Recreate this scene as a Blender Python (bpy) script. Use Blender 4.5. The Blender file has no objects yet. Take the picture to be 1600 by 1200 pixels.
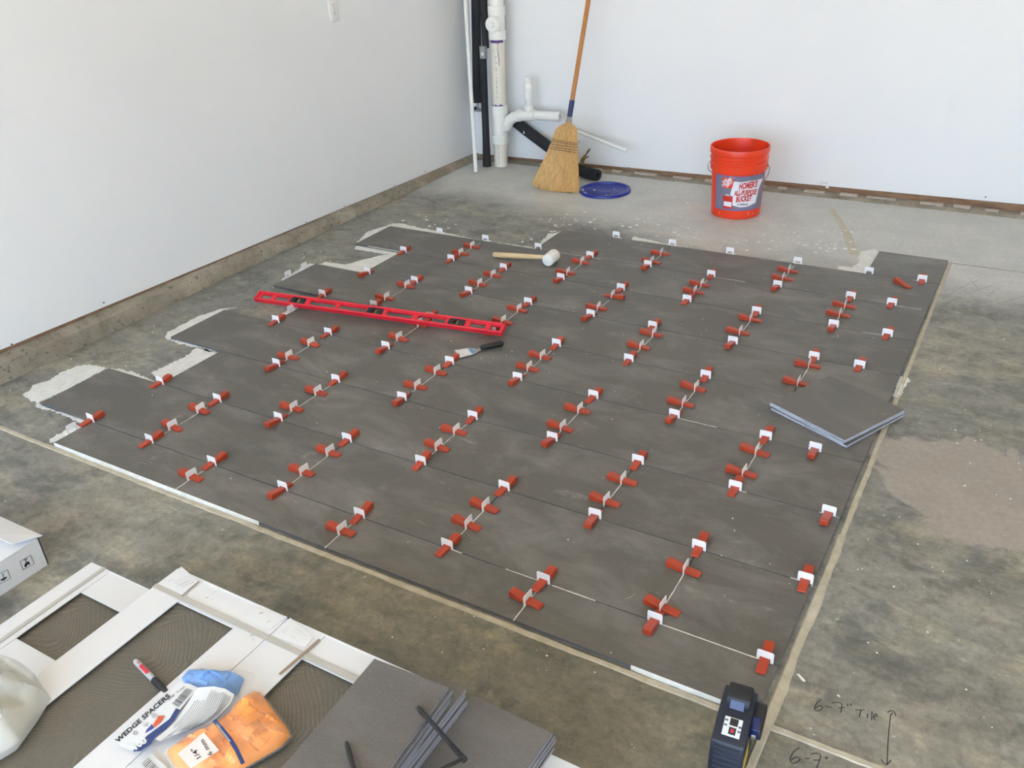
import bpy, bmesh, math, random
from mathutils import Vector, Matrix, noise

random.seed(7)
S = bpy.context.scene
COL = S.collection
V3 = Vector

# ------------------------------------------------------------------ camera
F_PX = 1382.59
CR = (V3((0.86104274, 0.50614852, -0.04918413)),
      V3((0.20864684, -0.43982485, -0.8735105)),
      V3((-0.46375845, 0.74186776, -0.48431428)))          # right, down, forward
CAM = V3((2.41509, -1.52319, 1.58227))
cd = bpy.data.cameras.new('camera')
cd.sensor_width = 36.0
cd.lens = F_PX / 1600.0 * 36.0
cd.clip_start = 0.05
cd.clip_end = 200
cam = bpy.data.objects.new('camera', cd)
COL.objects.link(cam)
m3 = Matrix((CR[0], -CR[1], -CR[2])).transposed()
cam.matrix_world = Matrix.Translation(CAM) @ m3.to_4x4()
S.camera = cam

# ------------------------------------------------------------------ light: an overcast bright sky through the open garage door
W = bpy.data.worlds.new('sky')
S.world = W
W.use_nodes = True
bg = W.node_tree.nodes['Background']
bg.inputs['Color'].default_value = (0.54, 0.735, 1.0, 1)
bg.inputs['Strength'].default_value = 6.0
DOOR_X0, DOOR_X1, DOOR_Y, DOOR_Z = -0.8, 5.2, -3.9, 2.5     # the garage door opening behind the camera
pl = bpy.data.lights.new('door_portal', 'AREA')
pl.shape = 'RECTANGLE'
pl.size = DOOR_X1 - DOOR_X0
pl.size_y = DOOR_Z
pl.cycles.is_portal = True
po = bpy.data.objects.new('door_portal', pl)
COL.objects.link(po)
po.location = ((DOOR_X0 + DOOR_X1) / 2, DOOR_Y, DOOR_Z / 2)
po.rotation_euler = (math.radians(90), 0, 0)                  # -Z of the light looks along +Y, into the room

sl = bpy.data.lights.new('sun', 'SUN')
sl.energy = 60.0
sl.color = (1.0, 0.81, 0.56)
sl.angle = math.radians(0.6)
so = bpy.data.objects.new('sun', sl)                          # stands behind the house and only reaches the driveway
COL.objects.link(so)
so.rotation_euler = V3((0.25, -1.0, -1.6)).to_track_quat('-Z', 'Y').to_euler()

S.view_settings.view_transform = 'Standard'
S.view_settings.look = 'None'
S.view_settings.gamma = 1.0
S.view_settings.use_curve_mapping = False
S.view_settings.exposure = 0.36
S.cycles.max_bounces = 8
S.cycles.diffuse_bounces = 6
S.cycles.sample_clamp_indirect = 8.0

# ------------------------------------------------------------------ helpers
T = 0.0125                      # top of the laid tiles
VT = V3((0.016, 0.023, 1.0))    # true plumb, the slab falls towards the door


def ray(px, py):
    a, b = (px - 800) / F_PX, (py - 600) / F_PX
    return CR[0] * a + CR[1] * b + CR[2]


def at(px, py, z=0.0):
    r = ray(px, py)
    return CAM + r * ((z - CAM.z) / r.z)


def on(px, py, p0, n):
    r = ray(px, py)
    n = V3(n)
    return CAM + r * ((V3(p0) - CAM).dot(n) / r.dot(n))


def zm(x0, y0, k):
    return lambda x, y: (x0 + x / k, y0 + y / k)


class NT:
    def __init__(self, name):
        self.m = bpy.data.materials.new(name)
        self.m.use_nodes = True
        self.t = self.m.node_tree
        self.b = self.t.nodes['Principled BSDF']

    def n(self, typ, **kw):
        nd = self.t.nodes.new(typ)
        for k, v in kw.items():
            setattr(nd, k, v)
        return nd

    def set(self, sock, v):
        if hasattr(v, 'links') or isinstance(v, bpy.types.NodeSocket):
            self.t.links.new(v, sock)
        else:
            if isinstance(v, (tuple, list)) and len(v) == 3 and sock.type == 'RGBA':
                v = (*v, 1)
            sock.default_value = v

    def coord(self, which='Object'):
        return self.n('ShaderNodeTexCoord').outputs[which]

    def mapping(self, vec, scale=(1, 1, 1), rot=(0, 0, 0), loc=(0, 0, 0)):
        nd = self.n('ShaderNodeMapping')
        self.set(nd.inputs['Vector'], vec)
        nd.inputs['Scale'].default_value = scale
        nd.inputs['Rotation'].default_value = rot
        nd.inputs['Location'].default_value = loc
        return nd.outputs[0]

    def noise(self, vec, scale, detail=4, rough=0.55, dist=0.0):
        nd = self.n('ShaderNodeTexNoise')
        self.set(nd.inputs['Vector'], vec)
        nd.inputs['Scale'].default_value = scale
        nd.inputs['Detail'].default_value = detail
        nd.inputs['Roughness'].default_value = rough
        nd.inputs['Distortion'].default_value = dist
        return nd.outputs['Fac']

    def ramp(self, fac, stops, interp='LINEAR'):
        nd = self.n('ShaderNodeValToRGB')
        self.set(nd.inputs['Fac'], fac)
        cr = nd.color_ramp
        cr.interpolation = interp
        while len(cr.elements) < len(stops):
            cr.elements.new(0.5)
        for e, (p, c) in zip(cr.elements, stops):
            e.position = p
            e.color = (*c, 1) if isinstance(c, (tuple, list)) else (c, c, c, 1)
        return nd.outputs['Color']

    def mix(self, fac, a, b, blend='MIX'):
        nd = self.n('ShaderNodeMix', data_type='RGBA', blend_type=blend)
        self.set(nd.inputs[0], fac)
        self.set(nd.inputs[6], a)
        self.set(nd.inputs[7], b)
        return nd.outputs[2]

    def math(self, op, a, b=0.0, c=None, clamp=False):
        nd = self.n('ShaderNodeMath', operation=op, use_clamp=clamp)
        self.set(nd.inputs[0], a)
        self.set(nd.inputs[1], b)
        if c is not None:
            self.set(nd.inputs[2], c)
        return nd.outputs[0]

    def vmath(self, op, a, b):
        nd = self.n('ShaderNodeVectorMath', operation=op)
        self.set(nd.inputs[0], a)
        self.set(nd.inputs[1], b)
        return nd.outputs[0] if op not in ('LENGTH', 'DISTANCE') else nd.outputs['Value']

    def bump(self, h, strength=0.2, dist=0.01):
        nd = self.n('ShaderNodeBump')
        self.set(nd.inputs['Height'], h)
        nd.inputs['Strength'].default_value = strength
        nd.inputs['Distance'].default_value = dist
        self.t.links.new(nd.outputs[0], self.b.inputs['Normal'])

    def out(self, col=None, rough=None, metal=None, spec=None):
        if col is not None:
            self.set(self.b.inputs['Base Color'], col)
        if rough is not None:
            self.set(self.b.inputs['Roughness'], rough)
        if metal is not None:
            self.set(self.b.inputs['Metallic'], metal)
        if spec is not None:
            self.set(self.b.inputs['Specular IOR Level'], spec)
        return self.m


def mat(name, col, rough=0.5, metal=0.0, spec=0.5, var=0.06, vscale=14, bump=0.0, bscale=120, stretch=(1, 1, 1), trans=0.0, alpha=1.0):
    q = NT(name)
    co = q.mapping(q.coord(), scale=stretch)
    nz = q.noise(co, vscale, 5)
    a = tuple(c * (1 - var) for c in col)
    b = tuple(min(1, c * (1 + var)) for c in col)
    q.out(q.ramp(nz, [(0.3, a), (0.7, b)]), rough, metal, spec)
    if bump:
        q.bump(q.noise(co, bscale, 3), bump, 0.004)
    if trans:
        q.b.inputs['Transmission Weight'].default_value = trans
        q.b.inputs['IOR'].default_value = 1.25
    if alpha < 1:
        q.b.inputs['Alpha'].default_value = alpha
    return q.m


class MB:
    """collects shapes; obj() links them as ONE mesh object"""

    def __init__(self):
        self.v, self.f = [], []

    def add(self, vs, fs, M=None):
        o = len(self.v)
        self.v += [(M @ V3(p)) if M else V3(p) for p in vs]
        self.f += [tuple(i + o for i in f) for f in fs]
        return self

    def box(self, c, s, M=None):
        x, y, z = (k / 2 for k in s)
        vs = [V3(c) + V3((i, j, k)) for i in (-x, x) for j in (-y, y) for k in (-z, z)]
        return self.add(vs, [(0, 1, 3, 2), (4, 6, 7, 5), (0, 4, 5, 1), (2, 3, 7, 6), (0, 2, 6, 4), (1, 5, 7, 3)], M)

    def prism(self, poly, z0, z1, M=None):
        n = len(poly)
        a = sum(poly[i][0] * poly[(i + 1) % n][1] - poly[(i + 1) % n][0] * poly[i][1] for i in range(n))
        if a < 0:
            poly = list(reversed(poly))
        vs = [(p[0], p[1], z0) for p in poly] + [(p[0], p[1], z1) for p in poly]
        fs = [tuple(range(n - 1, -1, -1)), tuple(range(n, 2 * n))] + [(i, (i + 1) % n, n + (i + 1) % n, n + i) for i in range(n)]
        return self.add(vs, fs, M)

    def lathe(self, prof, seg=32, M=None):
        vs, fs, rings = [], [], []
        for r, z in prof:
            if r < 1e-6:
                rings.append([len(vs)])
                vs.append((0, 0, z))
            else:
                rings.append(list(range(len(vs), len(vs) + seg)))
                vs += [(r * math.cos(2 * math.pi * i / seg), r * math.sin(2 * math.pi * i / seg), z) for i in range(seg)]
        for a, b in zip(rings, rings[1:]):
            for i in range(seg):
                j = (i + 1) % seg
                if len(a) == 1 and len(b) == 1:
                    continue
                if len(a) == 1:
                    fs.append((a[0], b[j], b[i]))
                elif len(b) == 1:
                    fs.append((a[i], a[j], b[0]))
                else:
                    fs.append((a[i], a[j], b[j], b[i]))
        return self.add(vs, fs, M)

    def cyl(self, p0, p1, r0, r1=None, seg=20, caps=True):
        r1 = r0 if r1 is None else r1
        p0, p1 = V3(p0), V3(p1)
        d = p1 - p0
        M = Matrix.Translation(p0) @ d.to_track_quat('Z', 'Y').to_matrix().to_4x4()
        pr = [(r0, 0), (r1, d.length)]
        if caps:
            pr = [(0, 0)] + pr + [(0, d.length)]
        return self.lathe(pr, seg, M)

    def pipe(self, p0, p1, ro, ri, seg=24):
        """open-ended hollow tube"""
        p0, p1 = V3(p0), V3(p1)
        d = p1 - p0
        M = Matrix.Translation(p0) @ d.to_track_quat('Z', 'Y').to_matrix().to_4x4()
        L = d.length
        return self.lathe([(0, 0), (ro, 0), (ro, L), (ri, L), (ri, L * 0.25), (0, L * 0.25)], seg, M)

    def tube(self, path, r, seg=10, flat=1.0):
        path = [V3(p) for p in path]
        n = len(path)
        rs = r if isinstance(r, (list, tuple)) else [r] * n
        vs, fs = [], []
        up = V3((0, 0, 1))
        prev = None
        for i, p in enumerate(path):
            t = (path[min(i + 1, n - 1)] - path[max(i - 1, 0)]).normalized()
            if prev is None:
                u = t.cross(up)
                if u.length < 1e-4:
                    u = t.cross(V3((0, 1, 0)))
            else:
                u = prev - t * prev.dot(t)
            u.normalize()
            prev = u
            w = t.cross(u)
            vs += [p + (u * math.cos(2 * math.pi * k / seg) + w * math.sin(2 * math.pi * k / seg) * flat) * rs[i] for k in range(seg)]
        for i in range(n - 1):
            for k in range(seg):
                a, b = i * seg + k, i * seg + (k + 1) % seg
                fs.append((a, b, b + seg, a + seg))
        fs += [tuple(range(seg - 1, -1, -1)), tuple(range((n - 1) * seg, n * seg))]
        return self.add(vs, fs)

    def rings(self, rr, closed=True):
        """skin a list of equally long vertex rings"""
        n = len(rr[0])
        vs = [p for r in rr for p in r]
        fs = []
        for i in range(len(rr) - 1):
            for k in range(n if closed else n - 1):
                a, b = i * n + k, i * n + (k + 1) % n
                fs.append((a, b, b + n, a + n))
        if closed:
            fs += [tuple(range(n - 1, -1, -1)), tuple(range((len(rr) - 1) * n, len(rr) * n))]
        return self.add(vs, fs)

    def mesh(self, name, bevel=0.0, smooth=True, seg=1, ang=35):
        me = bpy.data.meshes.new(name)
        me.from_pydata([tuple(p) for p in self.v], [], self.f)
        bm = bmesh.new()
        bm.from_mesh(me)
        bmesh.ops.recalc_face_normals(bm, faces=bm.faces)
        if bevel:
            es = [e for e in bm.edges if len(e.link_faces) == 2 and e.calc_face_angle(0) > 0.5]
            bmesh.ops.bevel(bm, geom=es, offset=bevel, segments=seg, affect='EDGES', profile=0.5, clamp_overlap=True)
        bm.to_mesh(me)
        bm.free()
        if smooth:
            me.shade_smooth()
            me.set_sharp_from_angle(angle=math.radians(ang))
        return me

    def obj(self, name, m, parent=None, origin=None, bevel=0.0, smooth=True, seg=1, ang=35):
        me = self.mesh(name, bevel, smooth, seg, ang)
        return link(name, me, m, parent, origin)


def wm(o):
    M = o.matrix_basis.copy()
    while o.parent:
        o = o.parent
        M = o.matrix_basis @ M
    return M


def link(name, me, m, parent=None, origin=None):
    """mesh given in world coordinates"""
    me.materials.clear()
    me.materials.append(m)
    o = bpy.data.objects.new(name, me)
    COL.objects.link(o)
    if parent:
        o.parent = parent
        me.transform(wm(parent).inverted())
    elif origin is not None:
        me.transform(Matrix.Translation(-V3(origin)))
        o.location = origin
    return o


def tag(o, label, cat, group=None, kind=None):
    o['label'] = label
    o['category'] = cat
    if group:
        o['group'] = group
    if kind:
        o['kind'] = kind
    return o


def struct(o, label, cat):
    return tag(o, label, cat, None, 'structure')


def thing(name, loc, label, cat, group=None, rz=0.0):
    o = bpy.data.objects.new(name, None)
    COL.objects.link(o)
    o.empty_display_size = 0.05
    o.location = loc
    o.rotation_euler = (0, 0, rz)
    return tag(o, label, cat, group)


def text_geo(s, bold=0.0, shear=0.0):
    """flat glyph mesh of a string: verts scaled so that width runs 0..w and cap height is 1"""
    cu = bpy.data.curves.new('t', 'FONT')
    cu.body = s
    cu.size = 1.0
    cu.offset = bold
    cu.shear = shear
    cu.resolution_u = 2
    o = bpy.data.objects.new('t', cu)
    COL.objects.link(o)
    dg = bpy.context.evaluated_depsgraph_get()
    me = bpy.data.meshes.new_from_object(o.evaluated_get(dg))
    vs = [v.co.copy() for v in me.vertices]
    fs = [tuple(p.vertices) for p in me.polygons]
    bpy.data.objects.remove(o)
    bpy.data.curves.remove(cu)
    bpy.data.meshes.remove(me)
    x0, x1 = min(v.x for v in vs), max(v.x for v in vs)
    return [(v.x - x0, v.y) for v in vs], fs, x1 - x0


def put_text(mb, s, o, ex, ey, height, width=None, bold=0.0, shear=0.0, fn=None):
    """writes s from o along unit ex, glyph-up ey, cap height, optional squeezed width"""
    vs, fs, w = text_geo(s, bold, shear)
    hs = height / 0.72
    ws = hs if width is None else width / w
    pts = [V3(o) + V3(ex) * (x * ws) + V3(ey) * (y * hs) for x, y in vs]
    if fn:
        pts = [fn(p) for p in pts]
    mb.add(pts, fs)
    return mb


def ragged(pts, jitter, step, seed=0):
    """subdivide an outline and roughen it"""
    rnd = random.Random(seed)
    out = []
    n = len(pts)
    for i in range(n):
        a, b = V3(pts[i]), V3(pts[(i + 1) % n])
        k = max(1, int((b - a).length / step))
        for j in range(k):
            p = a.lerp(b, j / k)
            d = (b - a).normalized() if (b - a).length > 1e-6 else V3((1, 0, 0))
            q = V3((-d.y, d.x, 0))
            p = p + q * rnd.uniform(-jitter, jitter) + d * rnd.uniform(-step, step) * 0.3
            out.append((p.x, p.y))
    return out


# ------------------------------------------------------------------ materials
def concrete():
    q = NT('concrete_slab')
    co = q.coord()
    big = q.noise(co, 1.3, 6, 0.6, 0.6)
    med = q.noise(co, 4.2, 12, 0.76, 0.4)
    trowel = q.noise(q.mapping(co, scale=(2.2, 6, 1), rot=(0, 0, 0.5)), 2.0, 10, 0.74, 0.5)
    fine = q.noise(co, 60, 5, 0.75)
    c1 = q.ramp(med, [(0.30, (0.100, 0.096, 0.080)), (0.43, (0.205, 0.198, 0.172)), (0.56, (0.285, 0.276, 0.244)), (0.72, (0.430, 0.415, 0.365))])
    c2 = q.ramp(trowel, [(0.32, (0.125, 0.126, 0.112)), (0.50, (0.245, 0.238, 0.210)), (0.68, (0.400, 0.380, 0.325))])
    c = q.mix(0.5, c1, c2)
    tint = q.ramp(big, [(0.36, (0.88, 0.885, 0.87)), (0.5, (1.0, 0.985, 0.95)), (0.64, (1.14, 1.07, 0.94))])
    c = q.mix(1.0, c, tint, 'MULTIPLY')
    dirt = q.ramp(q.noise(co, 13, 8, 0.75, 0.6), [(0.33, (0.66, 0.65, 0.63)), (0.5, (1.0, 0.985, 0.96)), (0.72, (1.18, 1.15, 1.09))])
    c = q.mix(0.85, c, dirt, 'MULTIPLY')
    stain = q.ramp(q.noise(q.mapping(co, loc=(4, 7, 0)), 2.6, 8, 0.7, 1.5), [(0.60, 0), (0.72, 0.5)])
    c = q.mix(stain, c, q.mix(1.0, c, (0.50, 0.52, 0.50), 'MULTIPLY'))
    hs = q.n('ShaderNodeHueSaturation')
    hs.inputs['Saturation'].default_value = 0.80
    q.set(hs.inputs['Color'], c)
    c = hs.outputs['Color']
    dp = q.ramp(q.noise(q.mapping(co, loc=(11, 3, 0), scale=(1, 1.3, 1)), 3.6, 10, 0.70, 0.3), [(0.53, 0), (0.585, 0.85)])
    c = q.mix(dp, c, q.mix(1.0, c, (0.66, 0.68, 0.71), 'MULTIPLY'))
    lp_ = q.ramp(q.noise(q.mapping(co, loc=(2, 17, 0), scale=(1, 1.5, 1), rot=(0, 0, 0.4)), 3.3, 10, 0.70, 0.3), [(0.53, 0), (0.58, 0.8)])
    c = q.mix(lp_, c, q.mix(1.0, c, (1.30, 1.26, 1.12), 'MULTIPLY'))
    grit = q.ramp(q.noise(co, 38, 7, 0.8), [(0.36, 0.70), (0.52, 1.0), (0.66, 1.18)])
    c = q.mix(0.7, c, grit, 'MULTIPLY')
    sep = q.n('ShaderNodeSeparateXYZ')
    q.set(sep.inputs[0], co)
    # paler pour along the back wall, the wall's sheen painted into its colour
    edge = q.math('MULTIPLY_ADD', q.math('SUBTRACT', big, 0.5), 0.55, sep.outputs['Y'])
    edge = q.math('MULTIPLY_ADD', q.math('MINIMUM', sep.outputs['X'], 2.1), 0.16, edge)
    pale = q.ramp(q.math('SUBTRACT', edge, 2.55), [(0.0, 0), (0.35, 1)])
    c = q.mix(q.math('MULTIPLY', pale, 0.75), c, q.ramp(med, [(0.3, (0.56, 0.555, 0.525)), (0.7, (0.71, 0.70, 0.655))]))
    # the floor in front of the tiles is darker and more olive
    dark = q.ramp(q.math('ADD', sep.outputs['Y'], q.math('MULTIPLY', med, 0.35)), [(0.0, 1), (0.12, 0)])
    right = q.ramp(q.math('SUBTRACT', sep.outputs['X'], 0.4), [(0.0, 0), (0.7, 1)])
    far = q.ramp(q.math('SUBTRACT', sep.outputs['X'], 2.1), [(0.0, 1), (0.15, 0)])
    c = q.mix(q.math('MULTIPLY', q.math('MULTIPLY', dark, right), q.math('MULTIPLY', far, 0.7)), c, q.mix(1.0, c, (0.62, 0.60, 0.46), 'MULTIPLY'))
    # a dried skim of pinkish levelling compound right of the tiles
    p = q.vmath('SUBTRACT', co, (2.50, 0.92, 0))
    p = q.vmath('MULTIPLY', p, (1 / 0.42, 1 / 0.30, 0))
    ln = q.n('ShaderNodeVectorMath', operation='LENGTH')
    q.set(ln.inputs[0], p)
    d = q.math('MULTIPLY_ADD', q.math('SUBTRACT', q.noise(co, 3.2, 7, 0.62, 0.8), 0.5), 1.9, ln.outputs['Value'])
    pk = q.ramp(d, [(0.86, 1), (0.95, 0)])
    c = q.mix(q.math('MULTIPLY', pk, 0.85), c, q.ramp(med, [(0.3, (0.33, 0.285, 0.245)), (0.7, (0.42, 0.365, 0.315))]))
    # stray pale spatters
    sp = q.ramp(q.noise(co, 34, 2, 0.5), [(0.735, 0), (0.75, 1)])
    c = q.mix(q.math('MULTIPLY', sp, 0.5), c, (0.55, 0.53, 0.48))
    c = q.mix(0.35, c, q.ramp(fine, [(0.3, 0.6), (0.7, 1.3)]), 'MULTIPLY')
    rough = q.ramp(med, [(0.3, 0.42), (0.7, 0.62)])
    q.out(c, rough, 0, 0.5)
    q.bump(q.math('ADD', q.math('MULTIPLY', fine, 0.4), med), 0.18, 0.006)
    return q.m


def tile_mat(name, base, dust=1.0, side_k=1.0):
    q = NT(name)
    co = q.coord()
    rnd = q.n('ShaderNodeObjectInfo').outputs['Random']
    off = q.n('ShaderNodeCombineXYZ')
    q.set(off.inputs[0], q.math('MULTIPLY', rnd, 37.0))
    q.set(off.inputs[1], q.math('MULTIPLY', rnd, 91.0))
    co = q.vmath('ADD', co, off.outputs[0])
    grain = q.noise(co, 340, 3, 0.7)
    cloud = q.noise(q.mapping(co, scale=(1, 2.4, 1)), 5, 5, 0.6)
    c = q.ramp(grain, [(0.25, tuple(k * 0.72 for k in base)), (0.5, base), (0.78, tuple(k * 1.35 for k in base))])
    c = q.mix(1.0, c, q.ramp(cloud, [(0.3, 0.90), (0.7, 1.10)]), 'MULTIPLY')
    # wiped mortar dust: broad haze plus a few sharper swipes
    warp = q.noise(q.mapping(co, scale=(1.0, 1.9, 1), rot=(0, 0, 0.25)), 3.0, 9, 0.68, 0.5)
    haze = q.ramp(warp, [(0.46, 0), (0.74, 0.30)])
    arc = q.noise(q.mapping(co, scale=(1, 2.6, 1), rot=(0, 0, -0.5)), 4.0, 2, 0.5, 1.3)
    arc = q.ramp(arc, [(0.60, 0), (0.67, 0.42), (0.685, 0.0), (1.0, 0.0)])
    brk = q.ramp(q.noise(co, 7, 5, 0.65), [(0.54, 0), (0.70, 1)])
    f = q.math('ADD', haze, q.math('MULTIPLY', arc, brk), clamp=True)
    spk = q.ramp(q.noise(co, 60, 2), [(0.765, 0), (0.78, 0.5)])
    f = q.math('ADD', f, spk, clamp=True)
    c = q.mix(q.math('MULTIPLY', f, dust), c, (0.46, 0.44, 0.41))
    # each tile of the batch differs a touch
    c = q.mix(1.0, c, q.ramp(rnd, [(0, 0.94), (1, 1.06)]), 'MULTIPLY')
    # unglazed cut sides; a high side_k paints skylight into them
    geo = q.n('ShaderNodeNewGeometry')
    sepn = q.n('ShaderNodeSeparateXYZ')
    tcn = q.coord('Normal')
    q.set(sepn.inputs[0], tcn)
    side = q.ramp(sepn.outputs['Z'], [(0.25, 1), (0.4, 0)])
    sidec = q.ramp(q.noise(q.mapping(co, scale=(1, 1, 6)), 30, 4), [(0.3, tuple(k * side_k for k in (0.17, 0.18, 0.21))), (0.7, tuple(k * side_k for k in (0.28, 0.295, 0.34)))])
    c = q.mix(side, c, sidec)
    q.out(c, q.ramp(cloud, [(0.3, 0.40), (0.7, 0.55)]), 0, 0.45)
    q.bump(grain, 0.08, 0.001)
    return q.m


def comb_tile():
    """tile in the cartons: dusty brown-grey with fine combed curves"""
    q = NT('combed_tile')
    co = q.coord()
    n = q.n('ShaderNodeTexNoise')
    q.set(n.inputs['Vector'], co)
    n.inputs['Scale'].default_value = 3.6
    n.inputs['Detail'].default_value = 1.0
    warp = q.vmath('MULTIPLY_ADD', n.outputs['Color'], (0.35, 0.35, 0))
    q.set(warp.node.inputs[2], co)
    def wave(kind, rot, loc, sc):
        wv = q.n('ShaderNodeTexWave', wave_type=kind, bands_direction='X', rings_direction='Z')
        q.set(wv.inputs['Vector'], q.mapping(warp, rot=(0, 0, rot), loc=loc))
        wv.inputs['Scale'].default_value = sc
        wv.inputs['Distortion'].default_value = 0.8
        wv.inputs['Detail'].default_value = 2
        wv.inputs['Detail Scale'].default_value = 0.8
        return wv.outputs['Fac']
    w1, w2, w3 = wave('RINGS', 0, (-0.9, 0.7, 0), 36), wave('BANDS', 0.9, (0, 0, 0), 38), wave('RINGS', 0, (0.25, 0.45, 0), 40)
    k1 = q.ramp(q.noise(q.mapping(co, loc=(3, 1, 0)), 5, 1), [(0.47, 0), (0.49, 1)])
    k2 = q.ramp(q.noise(q.mapping(co, loc=(8, 5, 0)), 6, 1), [(0.54, 0), (0.56, 1)])
    wf = q.mix(k2, q.mix(k1, w1, w2), w3)
    br = q.ramp(q.noise(co, 11, 6, 0.65), [(0.40, 0.05), (0.68, 1)])
    c = q.mix(q.math('MULTIPLY', q.ramp(wf, [(0.60, 0), (0.97, 0.34)]), br), (0.135, 0.119, 0.092), (0.33, 0.305, 0.245))
    c = q.mix(0.5, c, q.ramp(q.noise(co, 300, 3), [(0.3, 0.75), (0.7, 1.2)]), 'MULTIPLY')
    q.out(c, 0.5, 0, 0.4)
    q.bump(wf, 0.08, 0.001)
    return q.m


def paint(name, col):
    q = NT(name)
    co = q.coord()
    c = q.mix(q.ramp(q.noise(co, 1.1, 4), [(0.35, 0), (0.7, 1)]), col, tuple(k * 0.965 for k in col))
    c = q.mix(q.ramp(q.noise(q.mapping(co, scale=(1, 1, 4)), 2.2, 5, 0.6), [(0.58, 0), (0.85, 0.5)]), c, tuple(k * 0.94 for k in col))
    q.out(c, 0.62, 0, 0.35)
    q.bump(q.noise(co, 160, 3), 0.05, 0.002)
    return q.m


def wood(name, a, b, sc=1.0, axis=(1, 14, 14), rough=0.5):
    q = NT(name)
    co = q.mapping(q.coord(), scale=axis)
    n = q.noise(co, 4 * sc, 7, 0.65, 0.7)
    q.out(q.ramp(n, [(0.3, a), (0.7, b)]), rough, 0, 0.4)
    q.bump(n, 0.12, 0.002)
    return q.m


def mortar(name, a, b):
    q = NT(name)
    co = q.coord()
    n = q.noise(co, 26, 6, 0.65, 0.4)
    q.out(q.ramp(n, [(0.3, a), (0.7, b)]), 0.85, 0, 0.2)
    rid = q.noise(q.mapping(co, scale=(60, 14, 1), rot=(0, 0, 0.35)), 2.0, 4)
    q.bump(q.math('ADD', n, rid), 0.5, 0.004)
    return q.m


def kerb_mat():
    q = NT('kerb_concrete')
    co = q.coord()
    n = q.noise(co, 6, 8, 0.7, 0.5)
    pit = q.ramp(q.noise(co, 55, 3, 0.6), [(0.30, 0.35), (0.40, 1)])
    c = q.ramp(n, [(0.3, (0.20, 0.170, 0.125)), (0.55, (0.33, 0.288, 0.222)), (0.75, (0.45, 0.405, 0.33))])
    c = q.mix(0.75, c, pit, 'MULTIPLY')
    q.out(c, 0.9, 0, 0.2)
    q.bump(q.math('ADD', n, pit), 0.6, 0.008)
    return q.m


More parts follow.
